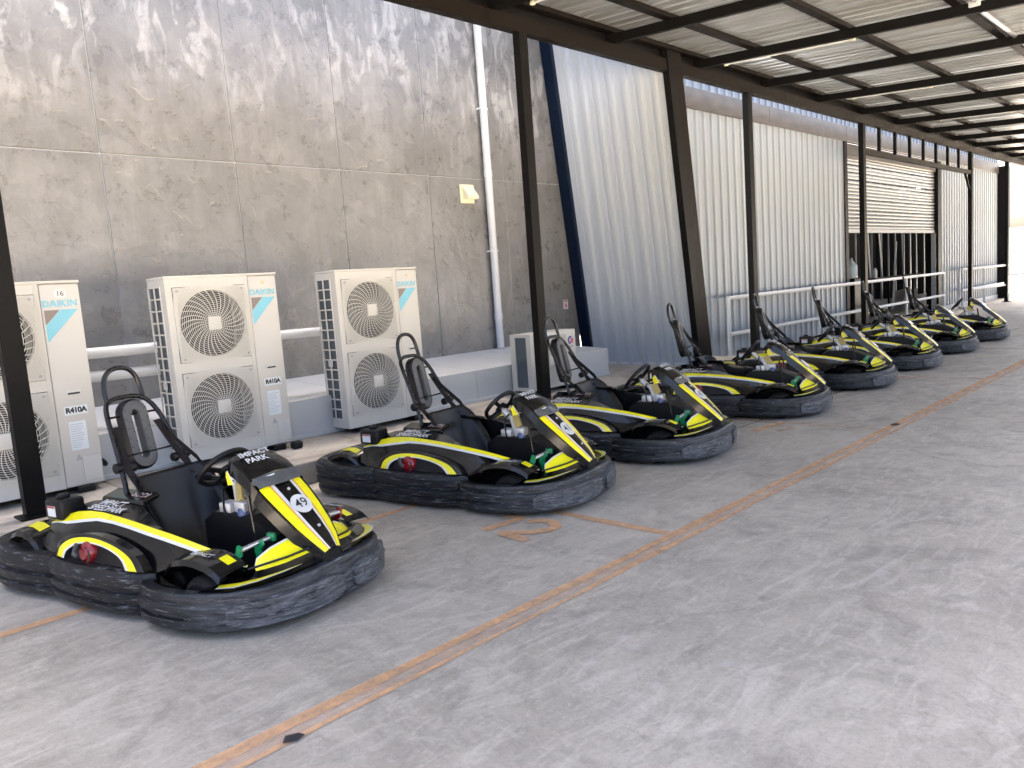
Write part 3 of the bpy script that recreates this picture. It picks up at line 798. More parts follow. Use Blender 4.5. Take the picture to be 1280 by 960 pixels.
def ac_unit(loc, lab, sticker=None):
    W_, D_, H_ = 1.0, 0.36, 1.545
    t = thing('outdoor_unit', lab, 'air conditioner', loc, 0, 'tall two fan outdoor units')
    f0 = 0.0                                           # front plane y=0, body goes to +y
    x1 = 0.045; x2 = x1 + GS + 0.02; z_lo, z_hi = 0.435, 1.155
    fr = MB()
    fr.box(0, x1 + 0.01, 0, 0.03, 0, H_).box(x2 - 0.01, x2 + 0.025, 0, 0.03, 0, H_)
    fr.box(x1 + 0.01, x2 - 0.01, 0.002, 0.03, 0, z_lo - GS / 2).box(x1 + 0.01, x2 - 0.01, 0.002, 0.03, z_lo + GS / 2, z_hi - GS / 2).box(x1 + 0.01, x2 - 0.01, 0.002, 0.03, z_hi + GS / 2, H_)
    fr.build('front_frame', 'cream_case', t, smooth=False)
    sh_ = MB()
    sh_.box(0.0, 0.02, 0.031, D_, 0, 0.09).box(0.0, 0.02, 0.031, D_, H_ - 0.06, H_ - 0.001).box(0.0, 0.022, 0.031, 0.10, 0.09, H_ - 0.06)
    sh_.box(0.02, W_ - 0.021, D_ - 0.02, D_, 0.0, H_ - 0.001).box(0.02, W_ - 0.021, 0.031, D_ - 0.02, 0.0, 0.03)
    sh_.build('casing', 'cream_case', t, smooth=False)
    MB().cbox(-0.006, W_ + 0.006, -0.006, D_ + 0.006, H_, H_ + 0.022, 0.006, 2).build('lid', 'cream_case', t, ang=30)
    pn = MB().cbox(x2 + 0.028, W_, 0.0, D_ - 0.02, 0.0, H_ - 0.002, 0.012, 2).build('service_panel', 'cream_case', t, ang=30)
    MB().box(0.04, W_ - 0.35, 0.22, 0.225, 0.03, H_ - 0.01).build('inner_wall', 'dark_cavity', t, smooth=False)
    # coil side with guard
    MB().box(0.012, 0.019, 0.101, D_ - 0.021, 0.091, H_ - 0.061).build('coil', 'coil_fins', t, smooth=False)
    gd = MB()
    for k in range(15):
        zz = 0.09 + (H_ - 0.15) * k / 14
        gd.box(-0.004, 0.006, 0.095, D_ - 0.002, zz - 0.006, zz + 0.006)
    for yy_ in (0.10, 0.10 + (D_ - 0.11) / 2, D_ - 0.008):
        gd.box(-0.0055, 0.0045, yy_ - 0.007, yy_ + 0.007, 0.09, H_ - 0.06)
    gd.box(-0.012, 0.0, 0.19, 0.25, 0.62, 0.68)
    gd.build('coil_guard', 'cream_grille', t, smooth=False)
    for zz in (z_lo, z_hi):
        gp_ = link('fan_guard', g_me, t, Matrix.Translation((x1 + 0.01 + GS / 2, -0.022, zz)))
        link('guard_plate', p_me, gp_, Matrix.Translation((0, 0, 0)))
        link('hub_badge', hub_me, gp_)
        link('fan', fan_me, gp_)
        sc_m = MB()
        for sx_ in (-1, 1):
            for sz_ in (-1, 1): sc_m.lathe([(0.011, 0), (0.011, -0.008)], (sx_ * 0.285, 0.0, sz_ * 0.285), (0, 1, 0), 8)
        sc_m.build('screw', 'grey_decal', gp_, smooth=False)['kind'] = 'stuff'
    # front lettering
    xc = x2 + 0.028 + (W_ - x2 - 0.028) / 2
    link('brand_lettering', text_mesh('DAIKIN', 0.068, 'cyan_decal', 0.035, 0.0, 1.08), pn, frame_mat((xc - 0.01, -0.0035, H_ - 0.15), (1, 0, 0), (0, 0, 1)))
    zt = H_ - 0.195
    MB().add([(xc - 0.12, -0.003, zt), (xc - 0.015, -0.003, zt), (xc - 0.12, -0.003, zt - 0.11)], [(0, 1, 2)]).build('emblem_corner', 'brown_decal', pn, smooth=False)
    MB().add([(xc - 0.010, -0.003, zt), (xc + 0.11, -0.003, zt), (xc - 0.12, -0.003, zt - 0.24), (xc - 0.12, -0.003, zt - 0.115)], [(0, 1, 2, 3)]).build('emblem_band', 'cyan_decal', pn, smooth=False)
    MB().box(xc - 0.082, xc + 0.082, -0.003, -0.001, 0.552, 0.618).build('refrigerant_label', 'pale_label', pn, smooth=False)
    link('refrigerant_lettering', text_mesh('R410A', 0.056, 'black_decal', 0.045, 0.0, 0.92), pn, frame_mat((xc, -0.0042, 0.585), (1, 0, 0), (0, 0, 1)))
    MB().cbox(xc - 0.055, xc + 0.055, -0.006, 0.0, 0.70, 0.745, 0.004, 1).build('recess_handle', 'cream_grille', pn, smooth=False)
    MB().box(xc - 0.042, xc + 0.042, -0.0075, -0.0062, 0.708, 0.722).build('handle_slot', 'dark_cavity', pn, smooth=False)
    rl = MB().box(xc - 0.065, xc + 0.055, -0.003, -0.001, 0.28, 0.50).build('rating_label', 'pale_label', pn, smooth=False)
    ln = MB()
    for k in range(11): ln.box(xc - 0.057, xc - 0.057 + random.uniform(0.05, 0.10), -0.0042, -0.0031, 0.30 + k * 0.0175, 0.304 + k * 0.0175)
    ln.build('rating_print', 'grey_decal', rl, smooth=False)['kind'] = 'stuff'
    MB().add([(xc - 0.05, -0.003, 0.20), (xc - 0.0, -0.003, 0.20), (xc - 0.025, -0.003, 0.25)], [(0, 1, 2)]).build('warning_triangle', 'grey_decal', pn, smooth=False)
    MB().cbox(x2 + 0.16, W_ - 0.01, -0.004, 0.0, 0.03, 0.22, 0.003, 1).build('pipe_cover', 'cream_case', pn, smooth=False)
    for yy_, rr in ((0.20, 0.022), (0.26, 0.015)):
        MB().tube(catmull([(W_ - 0.01, yy_, 0.14), (W_ + 0.05, yy_, 0.13), (W_ + 0.09, yy_ + 0.05, 0.09), (W_ + 0.10, yy_ + 0.12, 0.09)], 4), rr, 8).build('pipe', 'black_plastic' if rr > 0.02 else 'white_paint', t)
    for xx in (0.12, 0.80):
        MB().cbox(xx, xx + 0.12, -0.02, D_ + 0.03, -0.052, -0.001, 0.006, 1).build('foot', 'black_plastic', t, smooth=False)
    if sticker:
        st = MB().box(xc - 0.04, xc + 0.04, -0.0045, -0.0025, H_ - 0.105, H_ - 0.045).build('number_sticker', 'white_decal', pn, smooth=False)
        link('number_lettering', text_mesh(sticker, 0.055, 'black_decal', 0.0), pn, frame_mat((xc, -0.0058, H_ - 0.076), (1, 0, 0), (0, 0, 1)))
    else:
        MB().box(xc - 0.01, xc + 0.014, -0.004, -0.002, H_ - 0.075, H_ - 0.05).build('tiny_sticker', 'brass', pn, smooth=False)
    return t
ac_unit((0.93, 6.50, 0.245), 'cream two fan outdoor unit with a number sticker, partly behind the slim black post', '16')
ac_unit((2.57, 6.50, 0.245), 'cream two fan outdoor unit standing between two other fan units')
ac_unit((4.20, 6.50, 0.245), 'cream two fan outdoor unit next to the long bare stretch of white skirting')

sa = thing('small_outdoor_unit', 'small cream outdoor unit with an open coil end, behind a black post', 'air conditioner', (6.79, 6.42, 0.245))
MB().cbox(0.03, 0.86, 0.0, 0.34, 0.0, 0.70, 0.012, 2).build('casing', 'cream_case', sa, ang=30)
se = MB().box(0.0, 0.03, 0.0, 0.07, 0.0, 0.70).box(0.0, 0.03, 0.26, 0.34, 0.0, 0.70).box(0.0, 0.03, 0.07, 0.26, 0.0, 0.04).box(0.0, 0.03, 0.07, 0.26, 0.66, 0.70)
se.build('end_frame', 'cream_case', sa, smooth=False)
MB().box(0.016, 0.029, 0.071, 0.259, 0.041, 0.659).build('coil', 'coil_fins', sa, smooth=False)
gl = link('fan_guard', g_me, sa, Matrix.Translation((0.36, -0.012, 0.35)))
link('hub_badge', hub_me, gl)
em = MB(); em2 = MB()
for k in range(12):
    a0, a1 = R(60 + k * 17), R(60 + (k + 1) * 17)
    em.add([(0.755 + 0.055 * math.cos(a0), -0.003, 0.56 + 0.055 * math.sin(a0)), (0.755 + 0.055 * math.cos(a1), -0.003, 0.56 + 0.055 * math.sin(a1)), (0.755 + 0.028 * math.cos(a1), -0.003, 0.56 + 0.028 * math.sin(a1)), (0.755 + 0.028 * math.cos(a0), -0.003, 0.56 + 0.028 * math.sin(a0))], [(0, 1, 2, 3)])
em.build('emblem_ring', 'blue_decal', sa, smooth=False)
em2.add([(0.735, -0.0035, 0.535), (0.79, -0.0035, 0.52), (0.812, -0.0035, 0.575), (0.775, -0.0035, 0.59)], [(0, 1, 2, 3)]).build('emblem_leaf', 'pink_decal', sa, smooth=False)
MB().box(0.73, 0.79, -0.003, -0.001, 0.478, 0.488).build('emblem_caption', 'blue_decal', sa, smooth=False)
for xx in (0.1, 0.68):
    MB().cbox(xx, xx + 0.08, -0.02, 0.36, -0.052, -0.001, 0.006, 1).build('foot', 'black_plastic', sa, smooth=False)
o = MB().cbox(3.50, 3.60, 6.36, 6.44, 0.192, 0.26, 0.015, 1).build('rubber_block', 'rubber', smooth=False); tag(o, 'black rubber block lying on the plinth beside a fan unit', 'block')

# ------------------------------------------------------------------ karts
def make_kart():
    k = bpy.data.objects.new('go_kart', None); C.objects.link(k)
    # --- bumpers -------------------------------------------------
    half = [(0.285, -0.515), (0.34, -0.560), (0.46, -0.580), (0.62, -0.572), (0.77, -0.530), (0.89, -0.460), (0.985, -0.365), (1.05, -0.21), (1.07, 0.0)]
    full = half + [(p[0], -p[1]) for p in half[-2::-1]]
    path = [(p.x, p.y) for p in catmull([(a, b_, 0) for a, b_ in full], 6)]
    N = len(path)
    def zt(i):
        return 0.214 + 0.034 * max(0, 1 - abs(path[i][1]) / 0.60)
    def prof_front(t, i):
        z1 = zt(i); side = abs(path[i][1]) / 0.62; gr = 0.014 if path[i][0] < 0.66 else 0.0
        e = min(1, min(t, 1 - t) / 0.03)
        s_ = 0.6 + 0.4 * e
        return [(-0.075, 0.06), (-0.02, 0.034), (0.006, 0.036), (0.022 * s_, 0.046), (0.030 * s_, 0.062), (0.031 * s_, 0.092), (0.031 * s_ - gr, 0.098), (0.031 * s_ - gr, 0.112), (0.033 * s_, 0.118),
                (0.034 * s_, 0.156), (0.031 * s_, 0.164), (0.020 * s_, 0.168), (0.018 * s_, z1 - 0.012), (0.012, z1 - 0.001), (0.006, z1), (-0.045, z1 - 0.002), (-0.055, z1 - 0.03), (-0.085, 0.12)]
    fb = MB().sweep(path, prof_front).build('front_bumper', 'bumper', k, ang=18)
    # raised wear pads on the face of the bumper
    def pad(i0, i1, o_, z0f, z1f, rnd=5):
        rws = []
        for i in range(i0, i1 + 1):
            a = Vector(path[i - 1]); c_ = Vector(path[i + 1]); t = (c_ - a).normalized(); nn = Vector((t.y, -t.x)); p = Vector(path[i])
            e = min(i - i0, i1 - i); rr = 1 - (1 - min(1, e / rnd)) ** 2
            z0, z1 = z0f, zt(i) + z1f
            zc = (z0 + z1) / 2; hh_ = (z1 - z0) / 2 * (0.55 + 0.45 * math.sqrt(max(0, rr)))
            def P(o2, z): return (p.x + nn.x * o2, p.y + nn.y * o2, z)
            rws.append([P(0.0, zc - hh_), P(o_, zc - hh_ + 0.008), P(o_ + 0.004, zc), P(o_, zc + hh_ - 0.008), P(0.0, zc + hh_)])
        m_ = MB().rows(rws)
        m_.f.append(tuple(range(5))); m_.f.append(tuple((len(rws) - 1) * 5 + q for q in range(4, -1, -1)))
        return m_
    iA = int(N * 0.29)
    iB = int(N * 0.51)
    for (a_, b2) in ((iA, iB - 1), (iB + 1, N - 1 - iA)):
        pd = pad(a_, b2, 0.046, 0.052, -0.042).build('wear_pad', 'bumper_face', fb, ang=30)
        bl = MB()
        for fr_ in (0.12, 0.42, 0.72):
            i = int(a_ + (b2 - a_) * fr_); t = (Vector(path[i + 1]) - Vector(path[i - 1])).normalized(); nn = Vector((t.y, -t.x))
            bl.lathe([(0.011, 0.0), (0.011, 0.006), (0.005, 0.007)], (path[i][0] + nn.x * 0.046, path[i][1] + nn.y * 0.046, 0.135), (nn.x, nn.y, 0), 10)
        bl.build('bolt', 'grey_pad', fb)['kind'] = 'stuff'
    for sgn in (1, -1):
        # recessed slot near the bumper ends
        i = int(N * 0.20) if sgn == 1 else N - 1 - int(N * 0.20)
        t = (Vector(path[i + 1]) - Vector(path[i - 1])).normalized(); nn = Vector((t.y, -t.x)); p = Vector(path[i])
        q = MB()
        for d_ in (-0.03, 0.03):
            pass
        a = p + nn * 0.0305 - t * 0.035; b_ = p + nn * 0.0305 + t * 0.035
        q.add([(a.x, a.y, 0.115), (b_.x, b_.y, 0.115), (b_.x + nn.x * 0.003, b_.y + nn.y * 0.003, 0.15), (a.x + nn.x * 0.003, a.y + nn.y * 0.003, 0.15)], [(0, 1, 2, 3)])
        q.build('slot', 'dark_cavity', fb, smooth=False, fix=False)
    def prof_side(t, i):
        return [(-0.07, 0.06), (-0.02, 0.034), (0.008, 0.037), (0.020, 0.052), (0.024, 0.080), (0.009, 0.088), (0.009, 0.104), (0.027, 0.112),
                (0.029, 0.146), (0.011, 0.154), (0.011, 0.172), (0.028, 0.180), (0.027, 0.225), (0.018, 0.248), (0.004, 0.258), (-0.065, 0.258), (-0.09, 0.18)]
    sp = [(-0.46, -0.565), (-0.30, -0.585), (-0.05, -0.588), (0.14, -0.572), (0.255, -0.535), (0.315, -0.475)]
    spath = [(p.x, p.y) for p in catmull([(a, b_, 0) for a, b_ in sp], 6)]
    MB().sweep(spath, prof_side).build('side_bumper', 'bumper', k, ang=18)
    MB().sweep(spath, prof_side).mirror().build('side_bumper', 'bumper', k, ang=18)
    rp = [(-1.225, 0.0), (-1.215, -0.25), (-1.165, -0.44), (-1.07, -0.555), (-0.92, -0.60), (-0.70, -0.595), (-0.475, -0.562)]
    rfull = [(p[0], -p[1]) for p in rp[:0:-1]] + rp
    rpath = [(p.x, p.y) for p in catmull([(a, b_, 0) for a, b_ in rfull], 6)]
    def prof_rear(t, i):
        d = abs(rpath[i][0] + 0.9); up_ = 0.02 * max(0, min(1, (-0.62 - rpath[i][0]) / 0.3))
        return [(o_, z + (up_ if z > 0.2 else up_ * 0.5 if z > 0.12 else 0)) for o_, z in prof_side(t, i)]
    MB().sweep(rpath, prof_rear).build('rear_bumper', 'bumper', k, ang=18)

    # --- wheels --------------------------------------------------
    for (wx, wy, r_, w_) in ((0.66, -0.43, 0.132, 0.13), (0.66, 0.43, 0.132, 0.13), (-0.83, -0.435, 0.142, 0.20), (-0.83, 0.435, 0.142, 0.20)):
        s_ = -1 if wy < 0 else 1; h_ = w_ / 2
        wh = MB().lathe([(0.066, -h_ + 0.012), (r_ - 0.03, -h_), (r_ - 0.008, -h_ + 0.012), (r_, -h_ + 0.03), (r_, h_ - 0.03), (r_ - 0.008, h_ - 0.012), (r_ - 0.03, h_), (0.066, h_ - 0.012)], (wx, wy, r_), (0, 1, 0), 28).build('tyre', 'rubber', k)
        MB().lathe([(0.0665, 0.0), (0.0665, h_ - 0.01), (0.060, h_ - 0.008), (0.05, h_ - 0.03), (0.02, h_ - 0.03), (0.02, h_ + 0.012), (0.012, h_ + 0.014)], (wx, wy, r_), (0, s_, 0), 20).build('rim', 'alloy', wh)
    # --- chassis -------------------------------------------------
    MB().cbox(-0.98, 0.95, -0.36, 0.36, 0.045, 0.06, 0.004, 1).build('floor_tray', 'black_plastic', k, smooth=False)
    ch = MB()
    for s_ in (-1, 1):
        ch.tube([(-1.0, 0.30 * s_, 0.09), (-0.3, 0.32 * s_, 0.09), (0.35, 0.36 * s_, 0.09), (0.85, 0.20 * s_, 0.09), (1.0, 0.18 * s_, 0.14)], 0.016, 8)
        ch.tube([(-0.40, 0.36 * s_, 0.09), (-0.40, 0.52 * s_, 0.12), (0.25, 0.51 * s_, 0.12), (0.30, 0.36 * s_, 0.09)], 0.012, 8)
    ch.tube([(-0.83, -0.42, 0.142), (-0.83, 0.42, 0.142)], 0.02, 10)
    ch.tube([(0.66, -0.42, 0.132), (0.66, 0.42, 0.132)], 0.014, 10)
    ch.build('chassis_frame', 'black_tube', k)
    MB().cbox(-0.78, -0.36, -0.34, -0.10, 0.08, 0.40, 0.03, 2).build('engine_block', 'black_plastic', k)
    MB().cbox(-0.78, -0.40, 0.10, 0.36, 0.08, 0.36, 0.03, 2).build('engine_block', 'black_plastic', k)
    MB().cbox(-1.10, -0.80, -0.34, 0.34, 0.20, 0.31, 0.03, 2).build('rear_cover', 'black_plastic', k)

    # --- side pods -----------------------------------------------
    xs = [-0.70, -0.60, -0.48, -0.36, -0.24, -0.10, 0.05, 0.20, 0.35, 0.48, 0.60, 0.72, 0.82]
    y1 = [-0.42, -0.405, -0.39, -0.385, -0.385, -0.39, -0.395, -0.40, -0.395, -0.385, -0.37, -0.35, -0.325]
    z1 = [0.385, 0.425, 0.455, 0.468, 0.470, 0.463, 0.452, 0.437, 0.417, 0.393, 0.365, 0.330, 0.290]
    wd = [0.010, 0.045, 0.070, 0.062, 0.040, 0.032, 0.031, 0.031, 0.030, 0.028, 0.026, 0.020, 0.008]
    y5 = [-0.50, -0.515, -0.525, -0.53, -0.53, -0.53, -0.53, -0.525, -0.505, -0.45, -0.42, -0.40, -0.36]
    z5 = [0.29, 0.26, 0.252, 0.25, 0.25, 0.25, 0.25, 0.25, 0.25, 0.30, 0.315, 0.29, 0.265]
    for s_ in (-1, 1):
        r0, r1, r2, r3, r4, r5, ri = [], [], [], [], [], [], []
        for i, x_ in enumerate(xs):
            yy_, zz = y1[i], z1[i]; w_ = wd[i]
            p1 = (x_, yy_, zz); p2 = (x_, yy_ - 0.80 * w_, zz - 0.55 * w_); wl = 0.016 if 0.1 < (i / 12) < 0.93 else 0.004
            p3 = (x_, p2[1] - 0.55 * wl, p2[2] - 0.83 * wl)
            p5 = (x_, y5[i], z5[i]); p4 = (x_, p3[1] * 0.62 + p5[1] * 0.38 + 0.012, p3[2] * 0.5 + p5[2] * 0.5)
            inn = 0.10 if x_ < 0.0 else max(0.015, 0.10 - 0.30 * x_)
            pi = (x_, yy_ + inn, zz + (0.035 if x_ < 0.0 else max(-0.012, 0.035 - 0.2 * x_))); p0 = (x_, yy_ + inn + 0.02, 0.12)
            for lst, p in ((r0, p0), (ri, pi), (r1, p1), (r2, p2), (r3, p3), (r4, p4), (r5, p5)): lst.append(p)
        def bld(rws, name, mat, par):
            m_ = MB().rows(rws)
            if s_ == 1: m_.mirror()
            return m_.build(name, mat, par, ang=30, fix=False)
        r6 = [(p[0], p[1] + 0.05, p[2] - 0.03) for p in r5]
        pod = bld([r0, ri, r1], 'pod_deck', 'black_gloss', k)
        bld([r1, r2], 'yellow_stripe', 'yellow', pod)
        bld([r2, r3], 'white_stripe', 'white_decal', pod)
        side = bld([r3, r4, r5, r6], 'pod_side', 'black_gloss', k)
        # end cap at the rear of the pod
        m_ = MB().add([r0[0], ri[0], r1[0], r2[0], r3[0], r4[0], r5[0], r6[0]], [(0, 1, 2, 3, 4, 5, 6, 7)])
        if s_ == 1: m_.mirror()
        m_.build('pod_end', 'black_gloss', side, smooth=False, fix=False)
        # seam ridge between engine cover and pod
        rid = [(-0.45, -0.555, 0.272), (-0.415, -0.545, 0.335), (-0.31, -0.525, 0.385), (-0.13, -0.512, 0.400), (0.08, -0.515, 0.378), (0.25, -0.53, 0.335), (0.34, -0.548, 0.272)]
        cv = catmull(rid, 5)
        def off(p, d, dz): return p
        cen = Vector((-0.06, -0.55, 0.262))
        def arcrow(f, dy):
            return [(cen.x + (p.x - cen.x) * f, p.y + (1 - f) * 0.0 + dy - 0.035 * (1 - f), cen.z + (p.z - cen.z) * f) for p in cv]
        bands = (('engine_cover_rim', 'black_gloss', [arcrow(1.0, 0.04), arcrow(1.0, -0.004), arcrow(0.96, -0.010), arcrow(0.885, -0.010)]),
                 ('yellow_arch', 'yellow', [arcrow(0.885, -0.010), arcrow(0.735, -0.012)]),
                 ('white_arch', 'white_decal', [arcrow(0.735, -0.012), arcrow(0.685, -0.012)]))
        first = None
        for nm, mt, rws in bands:
            o_ = bld(rws, nm, mt, first or k)
            if first is None: first = o_
        ins = arcrow(0.685, -0.012); insb = [(p[0], p[1] + 0.028, p[2]) for p in arcrow(0.64, -0.012)]
        m_ = MB().rows([ins, insb]); c_ = len(m_.v); m_.add([(cen.x, -0.54, cen.z)], [])
        n0 = len(ins)
        for j in range(n0 - 1): m_.f.append((n0 + j, n0 + j + 1, c_))
        if s_ == 1: m_.mirror()
        m_.build('engine_cover_recess', 'black_plastic', first, fix=False)
        # front mudguard over the wheel
        rw = []
        for px_, pz_ in ((0.425, 0.235), (0.445, 0.29), (0.49, 0.325), (0.57, 0.343), (0.66, 0.345), (0.74, 0.332), (0.80, 0.310), (0.835, 0.285)):
            rw.append([(px_, -0.34, pz_ + 0.012), (px_, -0.37, pz_ + 0.016), (px_, -0.495, pz_ + 0.004), (px_, -0.510, pz_ - 0.022)])
        m_ = MB().rows(rw)
        if s_ == 1: m_.mirror()
        mg = m_.build('mudguard', 'black_gloss', k, ang=30, fix=False)
        m_ = MB().add([(0.735, -0.42, 0.334), (0.80, -0.42, 0.310), (0.80, -0.37, 0.314), (0.735, -0.37, 0.338)], [(0, 1, 2, 3)])
        m_.v = [Vector((p.x, p.y, p.z + 0.012)) for p in m_.v]
        if s_ == 1: m_.mirror()
        m_.build('mudguard_decal', 'yellow', mg, smooth=False, fix=False)
        t_ = text_mesh('IMPACT', 0.042, 'white_decal', 0.02, 0.2)
        link('mudguard_lettering', t_, mg, frame_mat((0.635, 0.435 * s_, 0.3585), (-s_ * 1.0, 0, 0), (0, -s_ * 1.0, 0.10)))
        # rear fender
        rw = []
        for j in range(8):
            a = R(158 - j * 19); rr = 0.185
            px_, pz_ = -0.83 + rr * 1.1 * math.cos(a), 0.150 + rr * math.sin(a)
            rw.append([(px_, -0.34, pz_ + 0.03), (px_, -0.42, pz_ + 0.034), (px_, -0.53, pz_ + 0.012), (px_, -0.545, pz_ - 0.012)])
        m_ = MB().rows(rw)
        if s_ == 1: m_.mirror()
        fd = m_.build('rear_fender', 'black_gloss', k, ang=30, fix=False)
        m_ = MB().rows([[(p[0], p[1], p[2] + 0.004) for p in (r_[1], (r_[2][0], r_[2][1] + 0.05, r_[2][2] + 0.009))] for r_ in rw[2:6]])
        if s_ == 1: m_.mirror()
        m_.build('fender_decal', 'yellow', fd, fix=False)
        # lettering on the pod deck
        dy = -s_
        up_ = (0, 1.0, 0.35) if s_ == -1 else (0, -1.0, 0.35)
        rt_ = (1, 0, 0.0) if s_ == -1 else (-1, 0, 0.0)
        yd = 0.345 * s_
        link('pod_lettering', text_mesh('IMPACT', 0.062, 'white_decal', 0.022, 0.25), pod, frame_mat((-0.26, 0.315 * s_, 0.4985), rt_, up_))
        link('pod_lettering', text_mesh('SPEEDPARK', 0.062, 'white_decal', 0.022, 0.25, 0.95), pod, frame_mat((-0.25, 0.362 * s_, 0.4825), rt_, up_))
        m_ = MB().cbox(-0.42, -0.04, -0.285, -0.17, 0.485, 0.515, 0.010, 1)
        m_.v = [Vector((p.x, p.y, p.z + 0.25 * (p.y + 0.285))) for p in m_.v]
        if s_ == 1: m_.mirror()
        ec = m_.build('engine_lid', 'black_gloss', k, ang=30)
        link('lid_lettering', text_mesh('SODI', 0.06, 'red_decal', 0.03, 0.1), ec, frame_mat((-0.13, 0.228 * s_, 0.5315), rt_, (0, -s_, 0.25)))
        link('lid_lettering_core', text_mesh('SODI', 0.06, 'white_decal', 0.0, 0.1), ec, frame_mat((-0.13, 0.228 * s_, 0.5330), rt_, (0, -s_, 0.25)))
        # pull starter seen in the arch
        st = MB().lathe([(0.0, 0.052), (0.030, 0.052), (0.036, 0.044), (0.050, 0.040), (0.060, 0.024), (0.062, -0.05)][::-1], (-0.16, -0.515, 0.305), (0.0, -1, 0.05), 22)
        if s_ == 1: st.mirror()
        st = st.build('pull_starter', 'red', k, ang=50)
        sl = MB()
        for j in range(5):
            a = R(-60 + j * 30)
            sl.box(-0.16 + 0.045 * math.cos(a) - 0.004, -0.16 + 0.045 * math.cos(a) + 0.004, -0.560, -0.548, 0.301 + 0.035 * math.sin(a) - 0.012, 0.301 + 0.035 * math.sin(a) + 0.012)
        if s_ == 1: sl.mirror()
        sl.build('starter_slots', 'dark_cavity', st, smooth=False)
        m_ = MB().tube([(-0.22, -0.56, 0.348), (-0.17, -0.605, 0.318), (-0.15, -0.60, 0.308)], 0.012, 8)
        if s_ == 1: m_.mirror()
        m_.build('starter_handle', 'grey_pad', st)

    # --- fuel tank -----------------------------------------------
    tk = MB().cbox(-0.72, -0.54, -0.445, -0.31, 0.405, 0.52, 0.018, 3).build('fuel_tank', 'black_plastic', k, ang=40)
    MB().lathe([(0.034, 0), (0.036, 0.012), (0.030, 0.022), (0.012, 0.024)], (-0.63, -0.38, 0.519), (0, 0, 1), 16).build('fuel_cap', 'black_plastic', tk)
    lb = MB().box(-0.685, -0.605, -0.4475, -0.4455, 0.425, 0.485).build('tank_label', 'white_decal', tk, smooth=False)
    MB().box(-0.683, -0.607, -0.449, -0.4477, 0.474, 0.4835).build('label_heading', 'red_decal', lb, smooth=False)
    MB().box(-0.68, -0.62, -0.449, -0.4477, 0.434, 0.462).build('label_print', 'pale_label', lb, smooth=False)

    # --- seat ----------------------------------------------------
    cl = [(0.36, 0.175), (0.24, 0.135), (0.08, 0.115), (-0.04, 0.15), (-0.13, 0.25), (-0.195, 0.40), (-0.235, 0.53), (-0.257, 0.61)]
    hw = [0.155, 0.185, 0.215, 0.23, 0.24, 0.25, 0.25, 0.225]
    wg = [0.03, 0.06, 0.10, 0.15, 0.19, 0.165, 0.11, 0.05]
    cc = catmull([(a, 0, b_) for a, b_ in cl], 3)
    hh_ = [v_.x for v_ in catmull([(a, 0, 0) for a in hw], 3)]; ww_ = [v_.x for v_ in catmull([(a, 0, 0) for a in wg], 3)]
    rws = []
    for i, p in enumerate(cc):
        t = (cc[min(i + 1, len(cc) - 1)] - cc[max(i - 1, 0)]).normalized(); nn = Vector((-t.z, 0, t.x)); nn = -nn if nn.x < -0.2 or nn.z < -0.2 else nn
        row = []
        for j in range(17):
            s2 = -1 + 2 * j / 16
            q = abs(s2) ** 3.2
            row.append(p + Vector((0, hh_[i] * (1 - 0.06 * q) * math.copysign(abs(s2) ** 0.85, s2), 0)) + nn * ww_[i] * q)
        rws.append(row)
    se = MB().rows(rws).build('seat', 'seat_plastic', k, ang=60, fix=False)
    md = se.modifiers.new('thickness', 'SOLIDIFY'); md.thickness = 0.009; md.offset = -1
    # --- back frame, head pad, belts -------------------------------
    lp = [(-0.26, -0.235, 0.16), (-0.262, -0.232, 0.38), (-0.285, -0.215, 0.56), (-0.40, -0.178, 0.80), (-0.47, -0.158, 0.93), (-0.520, -0.125, 1.005), (-0.535, -0.07, 1.032), (-0.538, 0.0, 1.036)]
    lp = lp + [(p[0], -p[1], p[2]) for p in lp[-2::-1]]
    bf = MB().tube(catmull(lp, 4), 0.0145, 10).build('back_frame', 'black_tube', k)
    hp = [(-0.528, -0.112, 1.01), (-0.545, -0.112, 1.08), (-0.556, -0.097, 1.15), (-0.562, -0.06, 1.195), (-0.564, 0, 1.21)]
    hp = hp + [(p[0], -p[1], p[2]) for p in hp[-2::-1]]
    MB().tube(catmull(hp, 4), 0.0145, 10).build('head_hoop', 'black_tube', bf)
    MB().tube([(-0.36, -0.19, 0.72), (-0.40, -0.10, 0.71), (-0.40, 0.10, 0.71), (-0.36, 0.19, 0.72)], 0.006, 6).build('cross_rod', 'black_tube', bf)
    MB().tube([(-0.47, -0.15, 0.935), (-0.47, 0.15, 0.935)], 0.007, 6).build('cross_rod', 'black_tube', bf)
    # stadium pad with a slot
    def stad(w_, l_, n=10):
        out = []
        for j in range(n + 1): a = math.pi * j / n; out.append((w_ * math.cos(a), l_ + w_ * math.sin(a)))
        for j in range(n + 1): a = math.pi + math.pi * j / n; out.append((w_ * math.cos(a), -l_ + w_ * math.sin(a)))
        return out
    o_out, o_mid, o_in = stad(0.086, 0.125), stad(0.076, 0.122), stad(0.022, 0.118)
    mm = frame_mat((-0.455, 0.0, 0.815), (0, 1, 0), (-0.20, 0, 0.98))
    P = lambda L, z: [mm @ Vector((a, b_, z)) for a, b_ in L]
    pdm = MB().rows([P(o_out, -0.03), P(o_out, 0.018), P(o_mid, 0.032)], True).build('head_pad', 'black_plastic', k, ang=40)
    MB().rows([P(o_mid, 0.032), P(stad(0.05, 0.12), 0.037), P(stad(0.028, 0.119), 0.034), P(o_in, 0.024), P(o_in, -0.03)], True).build('pad_cushion', 'grey_pad', pdm, ang=40, fix=False)
    sm_ = MB()
